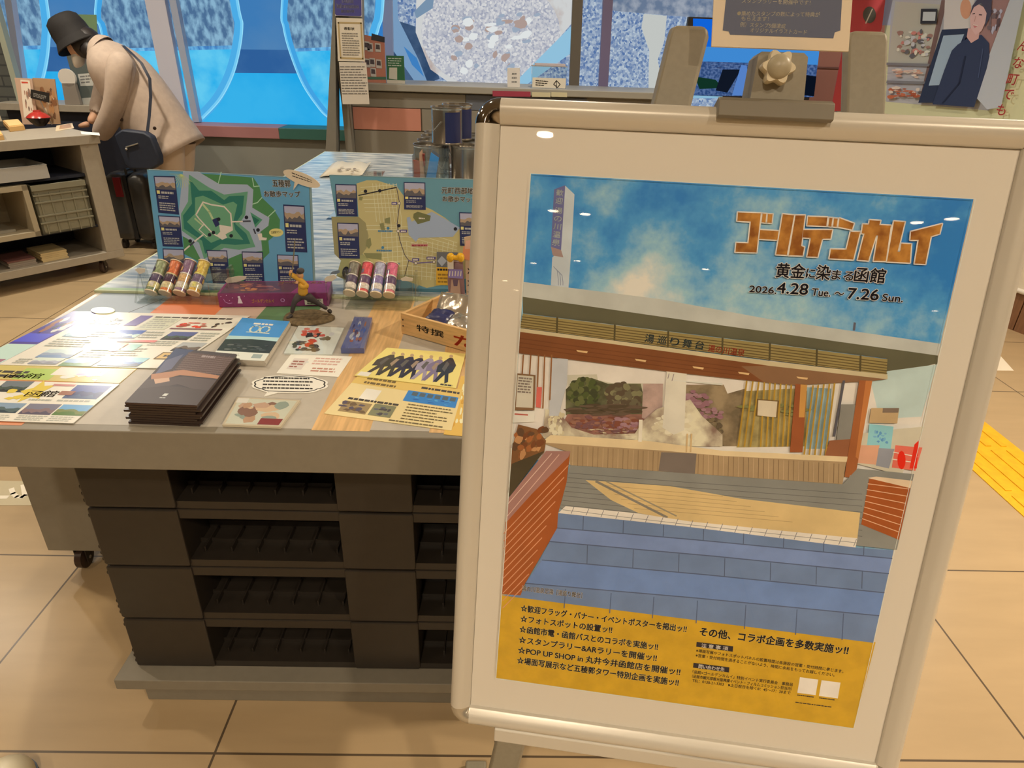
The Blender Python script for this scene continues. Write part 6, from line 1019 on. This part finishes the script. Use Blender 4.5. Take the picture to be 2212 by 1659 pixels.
wb = MB(); art = Art(lambda x, y: rp(x, y), (0, -1, 0), 0, 2e-4, wb); ICE = E((226, 226, 226), .9, (160, 166, 186), 64, vor=True, lo=.1, hi=.9); ICE2 = E((96, 130, 186), .75, (206, 222, 236), 60, vor=True, lo=.15, hi=.85); BRNM = E((214, 216, 216), .9, (176, 150, 140), 5, lo=.5, hi=.72)
art.poly([(726, -330), (1960, -330), (1960, 300), (726, 300)], ICE2); art.poly([(726, -330), (850, -330), (845, 300), (726, 300)], E((60, 140, 220), .75)); art.poly([(845, 40), (905, 60), (950, 170), (900, 190), (850, 190)], E((90, 120, 160), .6, (60, 90, 130), 5))
art.poly([(845, -330), (860, 40), (905, 130), (925, 182), (900, 182), (850, 110)], E((140, 180, 220), .7)); art.poly([(872, 100), (900, 125), (916, 166), (890, 140)], E((70, 140, 210), .8))
art.poly([(905, -320), (1240, -330), (1244, 40), (1115, 190), (1000, 200), (930, 150), (898, 70)], BRNM); art.ell(1060, 70, 150, 120, ICE, 30); art.blobs([(930, 20), (1210, 0), (1130, 170), (960, 180)], [E((190, 168, 160), .8), E((226, 230, 230), .95), E((170, 186, 206), .8)], 46, .05, 3); art.poly([(895, 25), (940, -20), (935, 18), (900, 40)], E((140, 170, 200), .7))
art.poly([(1250, 40), (1240, 110), (1120, 195), (1090, 210), (1110, 180)], E((150, 200, 228), .9)); art.poly([(1300, -330), (1560, -330), (1540, 40), (1500, 38), (1340, 25), (1300, 20)], E((120, 140, 170), .7, (180, 190, 206), 12)); art.poly([(1390, 30), (1440, 34), (1434, 90), (1420, 130), (1440, 220), (1340, 215), (1400, 190), (1402, 110), (1385, 60)], E((206, 210, 206), .85))
wb.build('window_2')['kind'] = 'structure'
fr_ = MB()
for (x0, y0), (x1, y1), w, m in (((1247, 0), (1238, 210), .085, M((120, 112, 100), .5)), ((1312, 0), (1300, 215), .08, M((140, 130, 170), .4)), ((838, 0), (842, 190), .08, FRM)):
    p, q = rp(x0, y0, -.02), rp(x1, y1, -.02); d = (p-q); d /= d.z; q0 = q-d*(q.z-.6); fr_.ob(q0-V((w/2, .05, 0)), (w, 0, 0), (0, .05, 0), d*2.2, m)
struct(fr_.build('window_2_frame'))
# monitor
tv = thing('monitor', 'wide monitor showing a blue city view, behind the notice clamp', 'monitor', (1.92, 5.62, 1.0856)); P_ = [AtY(x, y, 5.6) for x, y in ((1488, 36), (1784, 48), (1762, 214), (1486, 208))]; X0, X1 = P_[0].x, P_[1].x; Z1, Z0 = P_[0].z, P_[3].z
b = MB(); b.box(X0, 5.6, Z0, X1, 5.65, Z1, BLACKP); b.build('bezel', tv, bevel=.004); b = MB(); b.box(1.8, 5.6, .9, 2.05, 5.64, Z0, BLACKP); b.build('stand_neck', tv)
art = Art(lambda x, y: AtY(x, y, 5.6), (0, -1, 0), .001, 2e-4); art.poly([(1497, 40), (1774, 50), (1755, 210), (1496, 206)], E((20, 110, 236), .8)); art.poly([(1497, 100), (1770, 108), (1766, 142), (1497, 136)], E((70, 150, 230), .8)); art.poly([(1497, 132), (1766, 140), (1757, 210), (1496, 206)], E((56, 90, 150), .6, (110, 140, 196), 55)); art.blobs([(1500, 132), (1766, 138), (1766, 156), (1500, 150)], [E((130, 160, 210), .6), E((50, 70, 120), .5), E((90, 110, 160), .6)], 50, .03, 4)
art.poly([(1500, 165), (1545, 172), (1560, 190), (1510, 192)], E((30, 80, 60), .4)); art.poly([(1560, 150), (1600, 150), (1570, 200), (1545, 195)], E((30, 40, 60), .4)); art.poly([(1600, 140), (1612, 142), (1620, 206), (1580, 206)], E((100, 150, 230), .7)); art.poly([(1728, 160), (1762, 165), (1757, 208), (1722, 204)], E((20, 30, 50), .4)); art.poly([(1496, 206), (1560, 208), (1560, 212), (1496, 212)], E((150, 200, 230), .8)); art.b.build('lit_screen', tv)
b = MB(); b.box(1.3, 5.45, 0, 2.5, 5.9, .9, M((150, 140, 130), .5)); tag(b.build('media_cabinet', None, bevel=.003), 'low cabinet carrying the monitor, mostly hidden by the poster stand', 'cabinet')
b = MB(); b.box(1.9, 6.0, 0, 4.6, 6.05, CEIL, M((160, 112, 104), .7)); struct(b.build('wall_salmon')); b = MB(); b.box(1.9, 5.99, AtY(1800, 146, 6.0).z-.008, 4.6, 6.0, AtY(1800, 146, 6.0).z+.004, M((110, 74, 72), .6)); struct(b.build('trim_4'))
rbn = MB(); P_ = [AtY(x, y, 4.8) for x, y in ((1852, -60), (1920, -60), (1905, 60), (1838, 240), (1795, 240))]; rbn.prism(P_[::-1], V((0, .006, 0)), M((176, 60, 70), .6)); P_ = [AtY(1815, 238, 4.8)]; p = P_[0]; rbn.box(p.x-.015, 4.806, 0, p.x+.015, 4.83, p.z+.5, STEEL); o = rbn.build('red_banner'); tag(o, 'red banner standing behind the right upright of the stand', 'banner'); art = Art(lambda x, y: AtY(x, y, 4.8), (0, -1, 0), .001, 3e-4); art.ell(1878, 32, 14, 18, M((70, 70, 66), .5)); art.line([(1870, 50), (1884, 20)], 3, M((176, 170, 160), .5)); art.b.build('print', o)
# big shop poster at right
SPl = Pl((2.93, 3.47, 0), (.34, -.94, 0), (0, 0, 1)); ZSP = SPl.hit(2202, 628).z
PU0 = SPl.uv(1896, 300)[0]; PU1 = 1.1
sp2 = thing('shop_poster', 'tall poster of a smiling shop worker before shelves of snacks, at the right', 'poster', SPl.at(0, ZSP)); b = MB(); P_ = [SPl.at(PU0, 2.3), SPl.at(PU1, 2.3), SPl.at(PU1, ZSP), SPl.at(PU0, ZSP)]; b.prism(P_[::-1], -SPl.n*.004, M((226, 220, 206), .5)); b.build('sheet', sp2)
q9 = z(3.107, 1500, 0); art = Art(lambda x, y: SPl.hit(x, y), SPl.n, .0012, 2e-4)
def S(r, g, b_, k=.9): return A(r, g, b_, k, rough=.4, spec=.3)
art.poly(q9((1290, -200), (2400, -200), (2300, 900), (1260, 760)), S(196, 184, 132)); art.poly(q9((1190, -200), (1360, -200), (1320, 170), (1240, 170)), S(170, 164, 180))
art.poly(q9((1340, -200), (2140, -200), (2160, 0), (1980, 742), (1285, 682)), S(170, 160, 146)); art.poly(q9((1350, 10), (1650, 30), (1640, 430), (1300, 430)), S(176, 164, 136)); art.poly(q9((1660, 0), (1700, 0), (1530, 690), (1510, 690)), S(120, 90, 76))
art.blobs(q9((1340, 170), (1640, 180), (1600, 410), (1310, 410)), [S(206, 200, 186), S(186, 176, 160), S(150, 110, 90), S(96, 90, 84), S(190, 120, 100)], 46, .06, 2); art.poly(q9((1530, 60), (1640, 60), (1635, 160), (1525, 160)), S(50, 48, 46)); art.poly(q9((1545, 80), (1630, 80), (1625, 140), (1540, 140)), S(180, 176, 160))
for y in (420, 540): art.poly(q9((1300, y), (1590, y+8), (1585, y+26), (1296, y+18)), S(120, 112, 104))
art.blobs(q9((1310, 450), (1570, 460), (1560, 530), (1300, 525)), [S(206, 170, 140), S(190, 140, 110), S(220, 200, 180)], 22, .1, 3); art.blobs(q9((1300, 570), (1550, 575), (1540, 670), (1290, 665)), [S(180, 96, 60), S(160, 80, 50), S(206, 180, 150)], 26, .1, 4)
art.poly(q9((1700, 0), (1900, 0), (1880, 190), (1690, 200)), S(196, 180, 176)); art.ell(*q9((1840, 60))[0], 12, 22, S(200, 140, 100)); art.poly(q9((1680, 200), (1870, 190), (1640, 690), (1520, 690)), S(44, 50, 64)); art.poly(q9((1690, 240), (1830, 230), (1690, 570), (1590, 575)), S(150, 160, 176))
art.poly(q9((1960, 0), (2150, 0), (2000, 640), (1880, 640)), S(150, 110, 96)); art.blobs(q9((1990, 30), (2110, 30), (2060, 250), (1980, 250)), [S(90, 70, 66), S(170, 160, 160), S(110, 90, 84)], 18, .12, 6); art.poly(q9((2140, 0), (2240, -20), (2080, 720), (1985, 735), (1900, 640)), S(176, 170, 176))
PD = S(50, 56, 72)   # the pictured worker: dark jumper, dark head scarf
art.poly(q9((1870, 250), (1950, 235), (2000, 290), (2003, 380), (1985, 460), (1900, 720), (1620, 700), (1700, 470), (1750, 340), (1790, 300)), PD); art.poly(q9((1860, 190), (1940, 200), (1930, 260), (1880, 290), (1850, 250)), S(200, 150, 130)); art.poly(q9((1885, 60), (1930, 30), (1985, 60), (1985, 130), (1950, 210), (1910, 235), (1878, 190), (1872, 120)), S(206, 160, 140)); art.poly(q9((1870, 110), (1890, 40), (1950, -40), (2020, 0), (2015, 100), (1970, 190), (1985, 90), (1950, 20), (1900, 50)), S(70, 64, 72))
art.line(q9((1892, 95), (1905, 92)), 2, S(60, 44, 44)); art.line(q9((1935, 100), (1952, 102)), 2, S(60, 44, 44)); art.poly(q9((1890, 165), (1930, 172), (1905, 190)), S(190, 110, 100)); art.line(q9((1895, 168), (1925, 174)), 1.6, S(230, 220, 210)); art.line(q9((1912, 110), (1904, 145)), 1.4, S(180, 130, 110))
art.line(q9((1840, 380), (1800, 560), (1690, 690)), 4, S(36, 40, 54)); art.line(q9((1960, 330), (1930, 520)), 3, S(66, 72, 90))
RDT = S(200, 76, 66)
for ch, x, y, w in (('な', 2155, 450, 66), ('町', 2115, 560, 70), ('で', 2090, 660, 64), ('も', 2045, 765, 60), ('ん', 2190, 335, 60)): p, = q9((x, y)); art.text(p, (p[0]+w/3.107, p[1]+2), 28, ch, RDT, .02)
art.b.build('printed_picture', sp2); b = MB(); b.tube([P_[3]+V((0, 0, -.001)), P_[2]+V((0, 0, -.001))], .014, M((226, 222, 214), .4), 12); b.build('bottom_bar', sp2, True); 
sl = thing('slatted_plinth', 'low brown slatted plinth under the shop poster at the right', 'plinth', SPl.at(0, 0)); b = MB(); SL = M((128, 92, 66), .5, noise=.15, scale=12, stretch=(6, 6, .6))
b.ob(SPl.at(PU0-.05, .0, -.34), SPl.a*(PU1-PU0+.1), SPl.n*.30, (0, 0, ZSP-.02), M((70, 50, 40), .6)); b.build('body', sl)
for i in range(int((PU1-PU0)/.105)): k = MB(); k.ob(SPl.at(PU0+i*.105, 0, -.04), SPl.a*.098, SPl.n*.035, (0, 0, ZSP-.018), SL); k.build('slat', sl)
# ---------------- far table things ----------------
ZF = ZT+.0074
TIN = M((170, 165, 155), .22, metal=.85)
tc0 = V((-.255, 3.22, ZF)); cnr, chh = .071, .157
ti = thing('tin_can', 'front tin can on top of the can stack, with navy label', 'tin can', tc0, 'tin cans stacked on the far table')
b = MB(); b.lathe(tc0, (0, 0, 1), [(.001, .004), (cnr*.96, .004), (cnr, 0), (cnr, .006), (cnr*.97, .01), (cnr*.97, chh-.012), (cnr*1.02, chh-.006), (cnr*1.02, chh), (cnr*.97, chh), (cnr*.95, chh-.012), (.001, chh-.014)], TIN, 36, False); b.build('can', ti, True, ang=30)
b = MB(); b.loft([[tc0+V((cnr*.985*math.cos(t), cnr*.985*math.sin(t), h)) for t in [math.radians(-92+i*8) for i in range(9)]] for h in (.008, chh-.02)], M((34, 44, 96), .4), False, False); b.build('navy_label', ti, True); b = MB(); b.tube([tc0+V((-cnr*.98, -.01, .1)), tc0+V((-.06, -.05, .055)), tc0+V((-.02, -.075, .1))], .0014, STEEL, 6); b.build('wire_handle', ti, True)
lab2 = ['tin can at front left of the lower can layer', 'tin can second from front in the lower left can row', 'tin can third from front in the lower left can row', 'rear tin can of the lower left can row', 'tin can at front right of the lower can layer', 'tin can second from front in the lower right can row', 'rear tin can of the lower right can row']
pos2 = [(-.335, 3.20), (-.335, 3.36), (-.335, 3.52), (-.335, 3.68), (-.165, 3.20), (-.165, 3.37), (-.165, 3.54)]
for (x, y), lb in zip(pos2, lab2): dup(ti, (x, y, ZF), 1.5+x*9+y*3, lb)
ti.location = (-.255, 3.235, ZF+chh+.0005); dup(ti, (-.218, 3.40, ZF+chh+.0005), .25, 'rear tin can on top of the can stack')
b = MB(); P_ = [T(x, y, ZF) for x, y in ((719, 355), (802, 356), (783, 381), (690, 384))]; n = 8; R = random.Random(2)
b.loft([[P_[0].lerp(P_[1], i/n)+V((0, 0, .004+.012*abs(math.sin(i*.9)))) for i in range(n+1)], [P_[3].lerp(P_[2], i/n)+V((0, 0, .002+.006*abs(math.sin(i*.9)))) for i in range(n+1)]], M((206, 200, 184), .5), False, False); o = b.build('open_leaflet', None, True); tag(o, 'creased open leaflet lying on the sea print panel at the far end', 'leaflet'); sd = o.modifiers.new('t', 'SOLIDIFY'); sd.thickness = .0012
art = Art(lambda x, y: T(x, y, ZF+.013), (0, 0, 1), .002); art.blobs([(722, 358), (790, 359), (776, 376), (706, 378)], [M((130, 120, 110), .5), M((170, 160, 146), .5)], 10, .07, 3); art.b.build('print', o)
lh = thing('leaflet_holder', 'clear leaflet holder with blue and red leaflets before the tin cans', 'leaflet holder', (AtY(935, 390, 2.9).x, 2.9, ZF)); hY = 2.9
def hp(x, y, d=0): return AtY(x, y, hY+d)
def lowq(px, d): P_ = [hp(x, y, d) for x, y in px]; P_[2].z = P_[3].z = ZF+.003; return P_
b = MB(); b.prism(lowq([(893, 345), (906, 348), (908, 400), (896, 400)], .0)[::-1], V((0, .004, 0)), M((170, 84, 56), .4)); b.build('red_leaflet', lh); b = MB(); b.prism(lowq([(906, 330), (912, 322), (918, 322), (921, 335), (921, 400), (905, 400)], .008)[::-1], V((0, .003, 0)), M((206, 170, 146), .4)); b.build('beige_leaflet', lh)
b = MB(); b.tube([hp(914, 335, .006), hp(917, 358, .006)], .004, M((130, 50, 40), .5), 8); b.ball(hp(915, 334, .006), .006, M((130, 50, 40), .5)); b.build('printed_shape', lh)
b = MB(); b.prism(lowq([(931, 329), (948, 341), (936, 400), (914, 400)], -.006)[::-1], V((0, .003, 0)), M((70, 150, 230), .35)); b.build('blue_leaflet', lh)
b = MB(); x0 = hp(892, 340).x; x1 = hp(970, 345).x
for (u0, u1, y0, z1) in ((x0, x1, hY-.03, hp(930, 346).z), (x0, x1, hY+.03, hp(930, 322).z)): b.box(u0, y0, ZF+.0006, u1, y0+.003, z1, ACRYL)
b.box(x0, hY-.03, ZF+.0006, x1, hY+.033, ZF+.003, ACRYL); b.box(x0, hY-.03, ZF, x0+.003, hY+.03, hp(930, 335).z, ACRYL); b.box(x1-.003, hY-.03, ZF, x1, hY+.03, hp(930, 340).z, ACRYL); b.build('clear_case', lh)
b = MB(); P_ = [T(x, y, ZF) for x, y in ((790, 372), (832, 372), (826, 383), (784, 384))]; b.prism(P_[::-1], V((0, 0, .006)), ACRYL); tag(b.build('clear_sleeve'), 'empty clear plastic sleeve beside the creased leaflet', 'sleeve')
bpy.data.objects.remove(_to)
